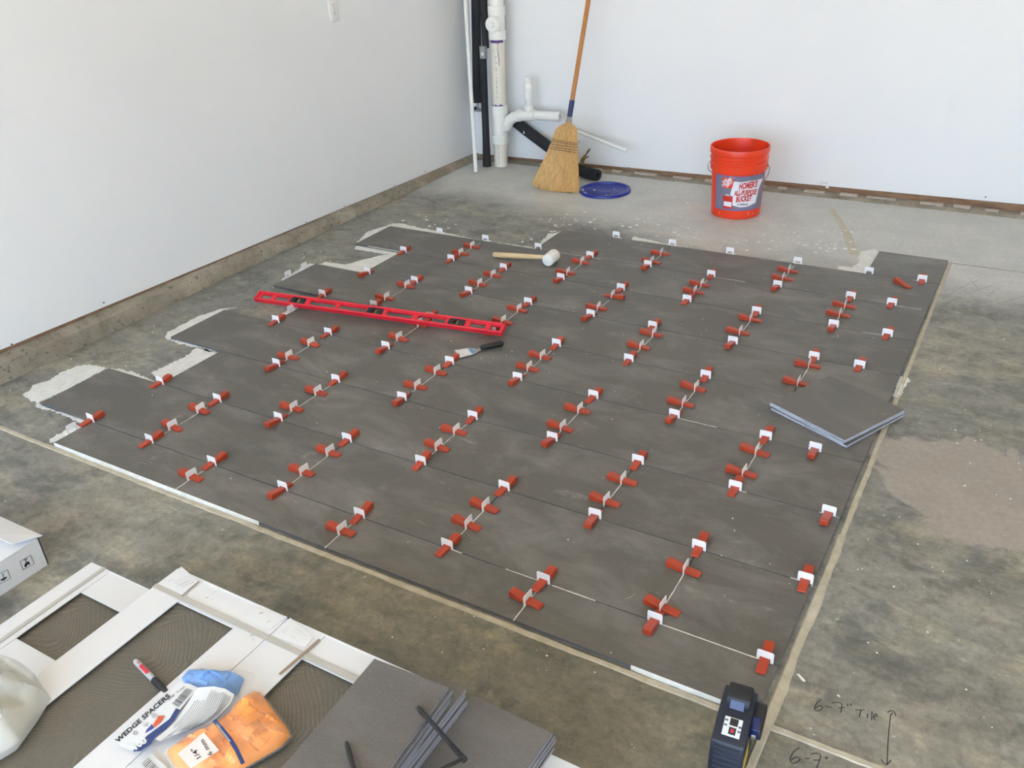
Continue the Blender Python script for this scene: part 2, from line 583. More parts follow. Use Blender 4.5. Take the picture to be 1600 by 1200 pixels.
M = {
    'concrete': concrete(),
    'tile': tile_mat('grey_tile', (0.120, 0.1095, 0.092), 1.0, 0.45),
    'tile_skylit': tile_mat('grey_tile_skylit_sides', (0.130, 0.119, 0.104), 0.6, 1.9),  # right stack: skylight on the sides painted in as a paler side colour
    'tile_clean': tile_mat('grey_tile_unlaid', (0.138, 0.126, 0.115), 0.45),
    'comb': comb_tile(),
    'wall': paint('white_wall_paint', (0.84, 0.84, 0.83)),
    'ceiling': paint('ceiling_bounce_paint', (0.84, 0.79, 0.70)),
    'cream': paint('cream_bounce_paint', (0.86, 0.79, 0.67)),
    'kerb': kerb_mat(),
    'sill': wood('sill_wood', (0.16, 0.085, 0.045), (0.36, 0.215, 0.125), 1.0, (2, 2, 14), 0.8),
    'mortar': mortar('white_thinset', (0.66, 0.65, 0.60), (0.80, 0.79, 0.74)),
    'filler': mortar('tan_joint_filler', (0.42, 0.37, 0.27), (0.58, 0.53, 0.42)),
    'bed': mortar('mortar_bed', (0.14, 0.135, 0.125), (0.24, 0.235, 0.22)),
    'runnel': mat('tan_runnel', (0.50, 0.455, 0.35), 0.8, var=0.1, vscale=20),
    'dropping': mat('tan_plaster', (0.52, 0.44, 0.36), 0.85, var=0.15, vscale=40, bump=0.3),
    'ink': mat('black_marker_ink', (0.018, 0.018, 0.02), 0.7, var=0.2),
    'clip': mat('white_clip_plastic', (0.86, 0.85, 0.84), 0.38, var=0.02),
    'wedge': mat('red_wedge_plastic', (0.42, 0.050, 0.017), 0.36, var=0.06, vscale=40),
    'level': mat('red_level_plastic', (0.72, 0.018, 0.035), 0.36, var=0.12, vscale=18, bump=0.05),
    'black': mat('black_plastic', (0.014, 0.014, 0.015), 0.38, var=0.2),
    'rubber': mat('black_rubber', (0.02, 0.02, 0.022), 0.7, var=0.2, bump=0.1),
    'vial': mat('green_vial', (0.16, 0.46, 0.05), 0.15, var=0.1),
    'ringred': mat('dark_red_ring', (0.28, 0.02, 0.02), 0.4),
    'maple': wood('pale_handle_wood', (0.62, 0.42, 0.20), (0.78, 0.60, 0.36), 1.0, (1.5, 16, 16)),
    'whiterubber': mat('white_rubber', (0.80, 0.79, 0.74), 0.6, var=0.04),
    'steel': mat('blade_steel', (0.42, 0.42, 0.41), 0.34, 0.85, var=0.15, vscale=50),
    'bucket': mat('orange_bucket_plastic', (0.86, 0.055, 0.012), 0.34, var=0.05, vscale=8),
    'labelgrey': mat('label_grey', (0.20, 0.19, 0.25), 0.45, var=0.05),
    'labelblue': mat('label_blue_rule', (0.15, 0.17, 0.36), 0.45, var=0.05),
    'labelwhite': mat('label_white', (0.82, 0.80, 0.84), 0.45, var=0.03),
    'labelred': mat('label_red', (0.62, 0.03, 0.02), 0.45, var=0.05),
    'labelblack': mat('label_black', (0.02, 0.02, 0.03), 0.45),
    'blue': mat('blue_lid_plastic', (0.010, 0.020, 0.24), 0.3, var=0.1),
    'broomwood': wood('varnished_orange_wood', (0.42, 0.155, 0.04), (0.56, 0.24, 0.075), 0.8, (14, 14, 1), 0.35),
    'navy': mat('navy_sleeve', (0.018, 0.028, 0.11), 0.45, var=0.1),
    'straw': wood('broom_straw', (0.36, 0.19, 0.06), (0.74, 0.48, 0.20), 1.7, (26, 26, 1.0), 0.7),
    'strand': wood('broom_strand', (0.50, 0.275, 0.09), (0.76, 0.50, 0.21), 1.2, (22, 22, 1.0), 0.65),
    'thread': mat('stitch_thread', (0.045, 0.03, 0.04), 0.8),
    'pvc': mat('white_pvc', (0.83, 0.82, 0.76), 0.35, var=0.03),
    'pvcold': mat('cream_pvc', (0.78, 0.73, 0.62), 0.4, var=0.07, vscale=9),
    'primer': mat('purple_primer', (0.10, 0.035, 0.20), 0.5, var=0.3),
    'foam': mat('black_foam', (0.016, 0.016, 0.018), 0.75, var=0.3, bump=0.25, bscale=200),
    'metal': mat('galvanised_metal', (0.42, 0.43, 0.44), 0.35, 0.9, var=0.2),
    'brass': mat('aged_brass', (0.36, 0.24, 0.10), 0.35, 0.9, var=0.3, vscale=60),
    'carton': mat('white_carton', (0.70, 0.70, 0.70), 0.6, var=0.015, vscale=6),
    'kraft': mat('brown_kraft', (0.33, 0.235, 0.155), 0.8, var=0.12, vscale=60),
    'strap': mat('grey_strap', (0.47, 0.45, 0.40), 0.4, var=0.04),
    'paper': mat('label_paper', (0.72, 0.72, 0.715), 0.6, var=0.02),
    'print': mat('grey_print', (0.13, 0.13, 0.14), 0.7, var=0.1),
    'faint': mat('faint_print', (0.33, 0.33, 0.34), 0.7, var=0.1),
    'card': mat('header_card', (0.68, 0.68, 0.66), 0.42, var=0.03),
    'cardnavy': mat('card_navy', (0.022, 0.045, 0.16), 0.4),
    'cardred': mat('card_orange_red', (0.66, 0.10, 0.035), 0.4),
    'cardblue': mat('card_blue', (0.03, 0.06, 0.27), 0.4),
    'cardgrey': mat('card_grey', (0.42, 0.42, 0.43), 0.45),
    'film': mat('clear_film', (0.90, 0.92, 0.94), 0.10, var=0.02, alpha=0.10),
    'bluestuff': mat('light_blue_plastic', (0.10, 0.29, 0.66), 0.3, var=0.25, vscale=22, bump=0.4, bscale=30),
    'orangestuff': mat('orange_spacers', (0.90, 0.30, 0.025), 0.24, var=0.14, vscale=26, bump=0.5, bscale=34),
    'pinklabel': mat('pale_label', (0.84, 0.75, 0.70), 0.45, var=0.02),
    'bag': mat('milky_bag', (0.66, 0.66, 0.62), 0.38, var=0.05, vscale=10, alpha=0.36, bump=0.6, bscale=26),
    'bagstuff': mat('white_clips_in_bag', (0.58, 0.575, 0.50), 0.45, var=0.1, vscale=24, bump=0.5, bscale=22),
    'pen': mat('grey_pen_barrel', (0.42, 0.43, 0.41), 0.35, var=0.03),
    'penred': mat('pen_red_print', (0.58, 0.03, 0.05), 0.4),
    'laser': mat('navy_laser_body', (0.014, 0.018, 0.032), 0.42, var=0.15),
    'laserblack': mat('laser_black_rubber', (0.013, 0.013, 0.015), 0.5, var=0.2),
    'laserwin': mat('blue_laser_window', (0.006, 0.012, 0.075), 0.06, var=0.2),
    'lasergrey': mat('panel_grey', (0.68, 0.68, 0.65), 0.4),
    'laseryel': mat('warning_yellow', (0.58, 0.42, 0.06), 0.5),
    'outlet': mat('outlet_ivory', (0.82, 0.79, 0.74), 0.35, var=0.01),
    'slot': mat('slot_dark', (0.06, 0.055, 0.05), 0.6),
    'fleck': mat('plaster_fleck', (0.82, 0.80, 0.75), 0.8, var=0.05),
    'grassblade': mat('dry_grass', (0.45, 0.34, 0.18), 0.7),
    'asphalt': mat('driveway_concrete', (0.54, 0.49, 0.42), 0.8, var=0.1),
}

# ------------------------------------------------------------------ the room
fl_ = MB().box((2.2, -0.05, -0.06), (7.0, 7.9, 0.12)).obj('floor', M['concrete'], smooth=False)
struct(fl_, 'stained bare concrete garage floor around the dark tiles', 'floor')
FLOOR = fl_
o = MB().box((2.2, -9.0, -0.10), (16.0, 12.0, 0.10)).obj('driveway_ground', M['asphalt'], smooth=False)
struct(o, 'pale concrete driveway outside the open garage door', 'ground')
CE = 2.75
XL, YB, XR = -0.98, 3.60, 5.4


def lean(x, y, z):
    return V3((x, y, 0)) + VT * z


def slab(mb, a, b, c, d, n):
    """four world corners extruded by vector n"""
    q = [V3(p) for p in (a, b, c, d)]
    vs = q + [p + V3(n) for p in q]
    return mb.add(vs, [(0, 1, 2, 3), (7, 6, 5, 4), (0, 4, 5, 1), (1, 5, 6, 2), (2, 6, 7, 3), (3, 7, 4, 0)])


def gzl(y):
    return 0.107 - 0.0235 * y      # foot of the left plasterboard


def gzb(x):
    return 0.030 + 0.0095 * x      # foot of the back plasterboard


mb = MB()
slab(mb, lean(XL, DOOR_Y, gzl(DOOR_Y)), lean(XL, YB, gzl(YB)), lean(XL, YB, CE), lean(XL, DOOR_Y, CE), (-0.0127, 0, 0))
WL = mb.obj('wall_left', M['wall'], smooth=False)
struct(WL, 'warm white plasterboard wall with an outlet, left of the tiles', 'wall')
mb = MB()
slab(mb, lean(XL, YB, gzb(XL)), lean(XR, YB, gzb(XR)), lean(XR, YB, CE), lean(XL, YB, CE), (0, 0.0127, 0))
WB = mb.obj('wall_back', M['wall'], smooth=False)
struct(WB, 'cool white plasterboard wall behind the bucket and broom', 'wall')
# sill plates behind the plasterboard feet
mb = MB()
slab(mb, (XL - 0.004, DOOR_Y, gzl(DOOR_Y) - 0.04), (XL - 0.004, YB, gzl(YB) - 0.03), (XL - 0.003, YB, gzl(YB) + 0.03), (XL - 0.003, DOOR_Y, gzl(DOOR_Y) + 0.03), (-0.05, 0, 0))
mb.obj('sill_plate', M['sill'], WL, smooth=False)
mb = MB()
slab(mb, (XL, YB + 0.004, -0.03), (XR, YB + 0.004, -0.02), (XR, YB + 0.005, 0.12), (XL, YB + 0.005, 0.075), (0, 0.05, 0))
mb.obj('sill_plate', M['sill'], WB, smooth=False)
# concrete kerb under the left wall, rough lip
rr = []
for i in range(70):
    y = DOOR_Y + (YB - DOOR_Y) * i / 69
    zt = max(0.012, 0.081 - 0.0178 * y)
    j = lambda s: noise.noise(V3((y * 7, s * 5.3, 1.0))) * 0.006
    xw = -0.913 + 0.012 * noise.noise(V3((y * 1.3, 0, 0)))
    rr.append([V3((xw + j(1), y, -0.02)), V3((xw + j(2), y, 0.006)), V3((xw - 0.012 + j(3), y, zt - 0.006 + j(4) * 0.5)), V3((xw - 0.024 + j(5), y, zt + j(6) * 0.4)), V3((XL + 0.012, y, zt + 0.010)), V3((XL - 0.03, y, zt + 0.008)), V3((XL - 0.03, y, -0.02))])
MB().rings(rr).obj('kerb', M['kerb'], WL, ang=50)
rr = []
for i in range(60):
    x = XL + (XR - XL) * i / 59
    zt = min(0.010, 0.001 + max(0, 0.0035 * (x + 0.9)))
    j = lambda s: noise.noise(V3((x * 6, s * 4.1, 7.0))) * 0.005
    rr.append([V3((x, 3.515 + j(1) * 1.6, -0.02)), V3((x, 3.52 + j(1) * 1.6, 0.002)), V3((x, 3.545 + j(2), zt)), V3((x, YB + 0.02, zt + 0.004)), V3((x, YB + 0.03, -0.02))])
MB().rings(rr).obj('kerb', M['kerb'], WB, ang=50)
# nail heads low on the walls
nh = MB().lathe([(0, 0.0006), (0.0035, 0.0004), (0.004, 0)], 8).mesh('nail_head')
nh.materials.append(M['slot'])
for px, py in ((18, 538), (162, 473), (478, 347), (538, 322), (617, 290), (664, 268)):
    p = on(px, py, lean(XL, 0, 0.1), (1, 0, -0.016))
    q_ = bpy.data.objects.new('nail_head', nh)
    COL.objects.link(q_)
    q_.parent = WL
    q_.location = p + V3((0.0002, 0, 0))
    q_.rotation_euler = (0, math.radians(90), 0)
for px, py in ((982, 262), (1540, 308)):
    p = on(px, py, lean(0, YB, 0.06), (0, 1, -0.023))
    q_ = bpy.data.objects.new('nail_head', nh)
    COL.objects.link(q_)
    q_.parent = WB
    q_.location = p
    q_.rotation_euler = (math.radians(90), 0, 0)
# a knocked hole with torn paper at the foot of the back wall
p = on(1290, 288, lean(0, YB, 0.06), (0, 1, -0.023))
rnd = random.Random(5)
mb = MB()
for i in range(9):
    a = p + V3((rnd.uniform(-0.028, 0.028), -0.003 - rnd.random() * 0.008, rnd.uniform(-0.014, 0.022)))
    s = rnd.uniform(0.004, 0.011)
    mb.prism([(s * math.cos(t + rnd.random()), s * math.sin(t) * 0.7) for t in (0, 1.3, 2.5, 3.9, 5.0)], 0, 0.003, Matrix.Translation(a) @ Matrix.Rotation(rnd.random() * 3, 4, V3((rnd.random(), 1, rnd.random()))))
mb.obj('torn_plaster', M['fleck'], WB)
# the unseen rest of the garage; right wall and ceiling tinted for warm bounce
o = MB().box((XR + 0.06, -0.15, CE / 2), (0.12, 7.6, CE)).obj('wall_right', M['cream'], smooth=False)
struct(o, 'cream garage wall on the right, outside the picture', 'wall')
o = MB().box((2.2, -0.15, CE + 0.12), (7.2, 7.8, 0.12)).obj('ceiling', M['ceiling'], smooth=False)
struct(o, 'cream garage ceiling above the tiled floor', 'ceiling')
mb = MB().box(((XL + DOOR_X0) / 2 - 0.05, DOOR_Y - 0.06, CE / 2), (DOOR_X0 - XL + 0.1, 0.12, CE))
mb.box(((XR + DOOR_X1) / 2, DOOR_Y - 0.06, CE / 2), (XR - DOOR_X1, 0.12, CE))
mb.box(((DOOR_X0 + DOOR_X1) / 2, DOOR_Y - 0.06, (CE + DOOR_Z) / 2), (DOOR_X1 - DOOR_X0, 0.12, CE - DOOR_Z))
o = mb.obj('wall_front', M['wall'], smooth=False)
struct(o, 'white garage front wall around the open door', 'wall')

# ------------------------------------------------------------------ tiles laid in running bond
PX, PY, G = 0.6116, 0.3063, 0.0027
XO = {0: 0.0, 1: 0.3022}
XE = 2.137
XSTART = {1: -0.309, 2: -0.6116, 3: -0.309, 4: -0.6116, 5: -0.309, 6: -0.6116, 7: -0.309, 8: -0.6116, 9: 0.3022, 10: 1.8348}


def JY(k):
    return (k - 1) * PY


def row_y(r):
    return (-0.155 if r == 1 else JY(r - 1), JY(r))


mb = MB()
for r in range(1, 11):
    y0, y1 = row_y(r)
    mb.box(((XSTART[r] + XE) / 2, (y0 + y1) / 2, 0.00175), (XE - XSTART[r] - 0.006, y1 - y0 - 0.002, 0.0045))
BED = mb.obj('floor_tiling', M['bed'], smooth=False)
struct(BED, 'dark grey rectangular tiles being laid in running bond on the concrete', 'tile floor')
tile_meshes = {}


def tile_mesh(w, d, t=0.0085):
    k = (round(w, 3), round(d, 3), t)
    if k not in tile_meshes:
        me = MB().box((0, 0, t / 2), (w, d, t)).mesh('tile', bevel=0.0008, smooth=False)
        tile_meshes[k] = me
    return tile_meshes[k]


SEAMS = {}
rnd = random.Random(3)
for r in range(1, 11):
    y0, y1 = row_y(r)
    xs = [XSTART[r]]
    k = -3
    while True:
        s = XO[r % 2] + PX * k
        k += 1
        if s <= XSTART[r] + 0.02:
            continue
        if s >= XE - 0.02:
            break
        xs.append(s)
    SEAMS[r] = xs[1:]
    xs.append(XE)
    for a, b in zip(xs, xs[1:]):
        me = tile_mesh(b - a - G, y1 - y0 - G)
        if not me.materials:
            me.materials.append(M['tile'])
        t = bpy.data.objects.new('tile', me)
        COL.objects.link(t)
        t.parent = BED
        t.location = ((a + b) / 2, (y0 + y1) / 2, T - 0.0085)
        t.rotation_euler = (0, 0, math.pi * rnd.randint(0, 1))
# mortar squeezed up in the joints
rnd = random.Random(9)


def bead(mb, a, b, w=0.0022, h=0.0011):
    a, b = V3(a), V3(b)
    n = max(3, int((b - a).length / 0.012))
    d = (b - a).normalized()
    q = V3((-d.y, d.x, 0))
    rr = []
    for i in range(n + 1):
        p = a.lerp(b, i / n) + q * rnd.uniform(-0.0006, 0.0006)
        ww = w * rnd.uniform(0.45, 1.25)
        hh = h * rnd.uniform(0.3, 1.2)
        z = T - 0.0006
        rr.append([V3((p.x, p.y, z - 0.002)) - q * ww * 0.7, V3((p.x, p.y, z)) - q * ww, V3((p.x, p.y, z + hh)), V3((p.x, p.y, z)) + q * ww, V3((p.x, p.y, z - 0.002)) + q * ww * 0.7])
    mb.rings(rr)


for r in range(1, 10):
    y0, y1 = row_y(r)
    for i, s in enumerate(SEAMS[r]):
        f0 = rnd.uniform(0.02, 0.35)
        f1 = rnd.uniform(0.6, 0.98)
        if r == 1:
            f0, f1 = 0.0, 0.75
        mb = MB()
        bead(mb, (s, y0 + (y1 - y0) * f0, 0), (s, y0 + (y1 - y0) * f1, 0), 0.0017)
        mb.obj('mortar_bead', M['mortar'], BED)
for k, pa, pb, w in ((1, 862, 930, 0.0018), (1, 1036, 1182, 0.0026), (1, 700, 722, 0.003), (1, 790, 842, 0.0010), (2, 1235, 1250, 0.003), (4, 1060, 1120, 0.0018), (7, 1348, 1378, 0.0022), (8, 1402, 1440, 0.0022),
                     (7, 575, 640, 0.0016), (8, 860, 940, 0.0016), (8, 1112, 1165, 0.002), (9, 1428, 1450, 0.0018), (3, 1150, 1166, 0.0022), (3, 1280, 1312, 0.0012)):
    pt = []
    for p_ in (pa, pb):          # the joint is a line of constant y: find the x that projects to this column
        lo, hi = -1.0, 2.3
        for _ in range(40):
            mid = (lo + hi) / 2
            d = V3((mid, JY(k), T)) - CAM
            u = 800 + F_PX * d.dot(CR[0]) / d.dot(CR[2])
            lo, hi = (mid, hi) if u < p_ else (lo, mid)
        pt.append(lo)
    mb = MB()
    bead(mb, (pt[0], JY(k), 0), (pt[1], JY(k), 0), w)
    mb.obj('mortar_bead', M['mortar'], BED)

# spread thinset showing beyond the tiles
zA, zB, zC, zD, zE = zm(0, 500, 5), zm(0, 440, 4), zm(400, 320, 4), zm(800, 340, 4), zm(1150, 360, 4.571)
zF = zm(1300, 350, 4.444)
SM = [
    (zA, [(835, 378), (705, 350), (600, 365), (480, 415), (400, 470), (330, 490), (260, 515), (240, 545), (170, 590), (230, 625), (300, 650), (560, 530)]),
    (zB, [(1360, 450), (1290, 425), (1230, 418), (1160, 470), (1090, 505), (1010, 545), (940, 575), (985, 600), (1000, 640), (1100, 600)]),
    (zB, [(1405, 180), (1480, 165), (1390, 172), (1250, 215), (1150, 265), (1050, 320), (1040, 350), (1065, 365), (1240, 275)]),
    (zC, [(375, 377), (440, 362), (560, 378), (700, 340), (790, 318), (830, 312), (700, 290), (620, 280), (625, 258), (890, 300), (890, 325), (720, 420), (650, 428), (560, 408)]),
    (zC, [(625, 245), (700, 170), (850, 122), (900, 117), (1050, 152), (1180, 178), (1400, 225), (1700, 265), (1770, 285), (1740, 295), (1400, 250), (840, 160), (690, 215)]),
    (zD, [(165, 210), (185, 150), (230, 105), (300, 90), (330, 95), (250, 150)]),
    (zD, [(740, 150), (760, 122), (850, 140), (960, 168), (1060, 188), (1060, 200), (900, 180)]),
    (zE, [(1030, 155), (990, 140), (900, 152), (870, 200), (885, 225), (830, 268), (740, 262), (720, 280), (930, 318), (975, 265)]),
    (zF, [(470, 1055), (510, 1070), (545, 1095), (500, 1150), (460, 1200), (420, 1215), (435, 1120)]),
    (zC, [(105, 520), (380, 380), (340, 368), (290, 395), (195, 450), (130, 500)]),
    (zC, [(90, 735), (120, 705), (170, 680), (255, 632), (260, 668), (180, 715)]),
    (zA, [(388, 948), (440, 900), (520, 870), (610, 820), (640, 850), (440, 962)]),
    (zA, [(285, 655), (300, 690), (380, 695), (480, 735), (640, 808), (660, 790), (480, 720), (380, 680)]),
    (zB, [(1060, 360), (1110, 385), (1230, 415), (1340, 450), (1350, 436), (1200, 395)]),
    (zB, [(660, 543), (760, 550), (860, 580), (960, 625), (980, 640), (850, 605)]),
]
for i, (zz, pts) in enumerate(SM):
    w = [at(*zz(*p), 0) for p in pts]
    mb = MB()
    mb.prism(ragged(w, 0.0065, 0.0085, i), -0.0005, 0.0032)
    mb.obj('mortar_smear', M['mortar'], FLOOR, smooth=False)
# mortar buttered along the sawn front edge of the first row
rnd = random.Random(21)
for a, b, w in ((-0.305, 0.66, 0.005), (1.84, 2.09, 0.0042)):
    n = int((b - a) / 0.02)
    rr = []
    for i in range(n + 1):
        x = a + (b - a) * i / n
        ww = w * rnd.uniform(0.6, 1.2) * min(1.0, 0.1 + (b - x) * 4) * min(1.0, 0.15 + (x - a) * 7)
        rr.append([V3((x, -0.156, 0)), V3((x, -0.156 - ww, 0)), V3((x, -0.156 - ww * 0.6, 0.008 + rnd.uniform(-0.002, 0.003))), V3((x, -0.154, T + 0.0006))])
    MB().rings(rr).obj('mortar_smear', M['mortar'], FLOOR)

# tan filler in the slab's sawn joints
rnd = random.Random(2)


def strip(p, q, w, h, seed):
    p, q = V3(p), V3(q)
    d = (q - p).normalized()
    s = V3((-d.y, d.x, 0))
    n = int((q - p).length / 0.025)
    rr = []
    for i in range(n + 1):
        c = p.lerp(q, i / n)
        w0 = w * (1 + 0.35 * noise.noise(c * 6 + V3((seed, 0, 0))) + 0.25 * noise.noise(c * 31))
        w1 = w * (1 + 0.35 * noise.noise(c * 6 + V3((0, seed, 0))) + 0.25 * noise.noise(c * 33))
        hh = h * (1 + 0.4 * noise.noise(c * 17))
        rr.append([c - s * w0, c - s * w0 * 0.7 + V3((0, 0, hh)), c + V3((0, 0, hh * 0.8)), c + s * w1 * 0.7 + V3((0, 0, hh)), c + s * w1, c - V3((0, 0, 0.004))])
    return MB().rings(rr)


strip((-0.93, -0.168, 0), (2.148, -0.168, 0), 0.0085, 0.003, 1).obj('joint_filler', M['filler'], FLOOR)
strip((2.17, -0.164, 0), (4.6, -0.150, 0), 0.0085, 0.003, 2).obj('joint_filler', M['filler'], FLOOR)
strip((2.163, -1.6, 0), (2.157, 0.55, 0), 0.0115, 0.0035, 3).obj('joint_filler', M['filler'], FLOOR)
strip((2.157, 0.55, 0), (2.1465, 2.76, 0), 0.0085, 0.0035, 4).obj('joint_filler', M['filler'], FLOOR)

# edge where the paler back pour meets the slab, and a dried tan runnel
strip((2.15, 2.757, 0), (5.0, 2.775, 0), 0.0035, 0.0012, 6).obj('slab_joint', M['kerb'], FLOOR)
strip(at(1300, 327, 0), at(1322, 362, 0), 0.016, 0.0005, 8).obj('dried_runnel', M['runnel'], FLOOR)
strip(at(1321, 360, 0), at(1334, 398, 0), 0.020, 0.0005, 9).obj('dried_runnel', M['runnel'], FLOOR)
# plaster droppings along the foot of the back wall
rnd = random.Random(66)
xx = -0.45
while xx < 3.0:
    l = rnd.uniform(0.05, 0.16)
    zt = min(0.010, 0.001 + max(0, 0.0035 * (xx + 0.9)))
    w = [V3((xx, 3.562 + rnd.uniform(-0.008, 0.006), 0)), V3((xx + l, 3.560 + rnd.uniform(-0.008, 0.006), 0)), V3((xx + l, 3.592, 0)), V3((xx, 3.592, 0))]
    MB().prism(ragged(w, 0.003, 0.015, int(xx * 50)), zt - 0.004, zt + rnd.uniform(0.006, 0.011)).obj('plaster_dropping', M['dropping'], WB, smooth=False)
    xx += l + rnd.uniform(0.03, 0.14)

# writing on the slab
mb = MB()
zW = zm(1200, 1060, 6.667)


def pen(mb, pts, zz, w=0.0011):
    P = [at(*zz(*p), 0.0) for p in pts]
    Q = []
    for i in range(len(P) - 1):
        p0, p1, p2, p3 = P[max(i - 1, 0)], P[i], P[i + 1], P[min(i + 2, len(P) - 1)]
        for t in (0, 0.25, 0.5, 0.75):
            Q.append(0.5 * ((2 * p1) + (p2 - p0) * t + (2 * p0 - 5 * p1 + 4 * p2 - p3) * t * t + (3 * p1 - p0 - 3 * p2 + p3) * t ** 3))
    Q.append(P[-1])
    mb.tube(Q, w, 6, 0.3)


for st in ([(555, 222), (515, 250), (483, 310), (510, 338), (555, 325), (566, 295), (535, 285), (492, 312)], [(598, 288), (668, 303)], [(662, 258), (720, 250), (765, 262), (768, 300), (756, 360)], [(735, 308), (802, 302)], [(832, 266), (826, 290)], [(868, 262), (862, 288)],
           [(910, 330), (1005, 328)], [(968, 332), (950, 405)], [(1040, 368), (1030, 415)], [(1047, 338), (1046, 342)], [(1083, 345), (1078, 438)], [(1095, 405), (1135, 395), (1128, 372), (1105, 385), (1100, 420), (1130, 436)],
           [(1278, 372), (1262, 520), (1248, 700), (1240, 895)], [(1242, 352), (1285, 335), (1318, 350), (1330, 388)], [(1282, 376), (1300, 360)], [(1178, 842), (1215, 892), (1240, 898), (1280, 850)],
           [(330, 722), (270, 760), (230, 840), (255, 882), (310, 870), (332, 835), (290, 820), (240, 850)], [(385, 832), (430, 838)], [(440, 790), (510, 780), (548, 800), (535, 860), (505, 935)], [(470, 852), (545, 850)], [(598, 815), (604, 838)], [(622, 815), (610, 842)]):
    pen(mb, st, zW)
mb.obj('handwriting', M['ink'], FLOOR)
mb = MB()
for st in ([(765, 522), (880, 450), (1020, 385)], [(770, 570), (900, 500), (1170, 405)], [(950, 375), (1025, 462)], [(915, 455), (1015, 535)], [(935, 530), (995, 578)], [(1000, 610), (1070, 602)], [(820, 572), (860, 580)], [(1060, 480), (1120, 475)], [(1080, 500), (1125, 472)], [(1140, 560), (1333, 500)]):
    pen(mb, st, zF, 0.0008)
mb.obj('pencil_scribble', M['print'], FLOOR)

# ------------------------------------------------------------------ levelling clips and wedges
CLIPS = """L 330.8 726 F;L 232 691.7 F;L 139.5 659.5 F;L 249 600 F;L 340 627 F;L 438 656.5 N;L 442 765 N;S 302 747 W;S 271.5 669 W;S 314.5 642.5 W;S 113.8 673.7 -;
L 628 395.5 F;L 572.5 428 N;L 643.8 441.8 F;L 733.8 459 N;L 705 408 F;L 503.8 462.5 F;L 584.5 480 F;L 431.8 503 F;L 514 522.5 F;L 604.5 544.5 N;L 433 571 N;L 526 596.5 F;L 702.5 567.5 F;L 787 422.5 F;L 628 624.5 N;
S 741 387 W;S 721.5 397.5 W;S 772.5 431.8 W;S 751 445.8 W;S 637 448 W;S 606 467.5 W;S 488 538.8 W;S 454 559.5 W;S 626.8 530.5 W;S 785 503.8 W;S 683.8 582.5 W;S 652.5 605.5 W;S 500.5 615.5 W;S 656 508 W;L 672 499 F;L 768 518 F;
S 453.8 433 -;S 477.5 420 -;S 457 487 -;L 683 367 -;L 755 378 -;L 837 391.5 -;L 958 374 -;L 1048.5 385 -;L 1139 397.5 -;
L 920 403.8 F;L 874 437 N;L 1011.5 417.5 N;L 1109.5 432.5 F;L 1070.8 470 F;L 969 452.5 F;L 922.5 493 N;L 823.5 475 F;L 1020 512 F;L 1182 487.5 F;L 1145 535.5 N;L 870 539 F;L 981 564 F;L 1102 590 F;L 809 593 N;L 926 621 F;
S 910 411 W;S 888.8 428 W;S 1035 397.5 W;S 1020.5 410.5 W;S 1095.8 446 W;S 1084.5 457 W;S 958 463.8 E;S 936 483 W;S 810.5 485.5 W;S 1018.8 523 W;S 999.5 543 W;S 1172 500 W;S 1155.5 520.5 W;S 848 559 W;S 827.5 577 W;S 1087 608 W;S 1067.5 632.5 W;S 905.8 642.5 W;
L 1244.7 413 -;L 1356.7 428 -;L 1214 448.6 N;L 1329.4 466.5 F;L 1300 509 N;L 1271 559 F;L 1440.5 439 F;L 1393 476 F;L 1387 523 F;L 1343.4 572 F;S 1234.4 424.5 W;S 1223 436.5 W;S 1320 479 W;S 1310 493 W;S 1262 572 W;S 1244 599.5 W;
L 543.8 688.8 F;L 563.5 806 F;L 658 725 F;L 739.8 653.8 F;L 788 764.5 F;L 700 855 F;S 461 640 W;S 517 708.8 W;S 476 739.5 W;S 535.8 831 W;S 714 676 W;S 685.5 700 W;S 758.8 793.8 W;S 730.5 821 W;
L 863 687 N;L 996.5 723 F;L 928.5 807.5 N;L 1053 653 N;L 1148 764.5 F;L 1090.8 859 F;S 878.8 670 W;S 974 752.5 W;S 947.5 785 W;S 1162 741 W;L 1194 686.6 F;L 1272.4 705.6 N;L 1293.6 805.7 N;S 1182 707.6 W;
L 849.5 909 F;S 825.5 940.7 W;L 1024 973 N;S 1070.5 891.7 W;S 1033.8 950.5 W;L 1257 911 F;L 1194.4 1033.8 F"""
# clip plate: x = along the joint, z up from the tile face; an arch lets the wedge through
HW, HC = 0.0195, 0.0305


def plate_mesh(foot):
    r = 0.004
    top = [(HW, HC - r), (HW - r * 0.3, HC - r * 0.3), (HW - r, HC), (-HW + r, HC), (-HW + r * 0.3, HC - r * 0.3), (-HW, HC - r)]
    mb = MB()
    Mx = Matrix.Rotation(math.radians(90), 4, 'X')
    n = 0.0008
    # split in convex pieces: two legs and the head
    mb.prism([(-HW, -0.008), (-0.0124, -0.008), (-0.0124, 0.0098), (-HW, 0.0098)], -n, n, Mx)
    mb.prism([(0.0124, -0.008), (HW, -0.008), (HW, 0.0098), (0.0124, 0.0098)], -n, n, Mx)
    mb.prism([(-HW, 0.0098), (-0.0124, 0.0098), (-0.0115, 0.0108), (0.0115, 0.0108), (0.0124, 0.0098), (HW, 0.0098)] + top, -n, n, Mx)
    if foot:
        mb.box((0, 0.012, -0.0085), (0.042, 0.026, 0.0012))
    me = mb.mesh('levelling_clip', smooth=False)
    me.materials.append(M['clip'])
    return me


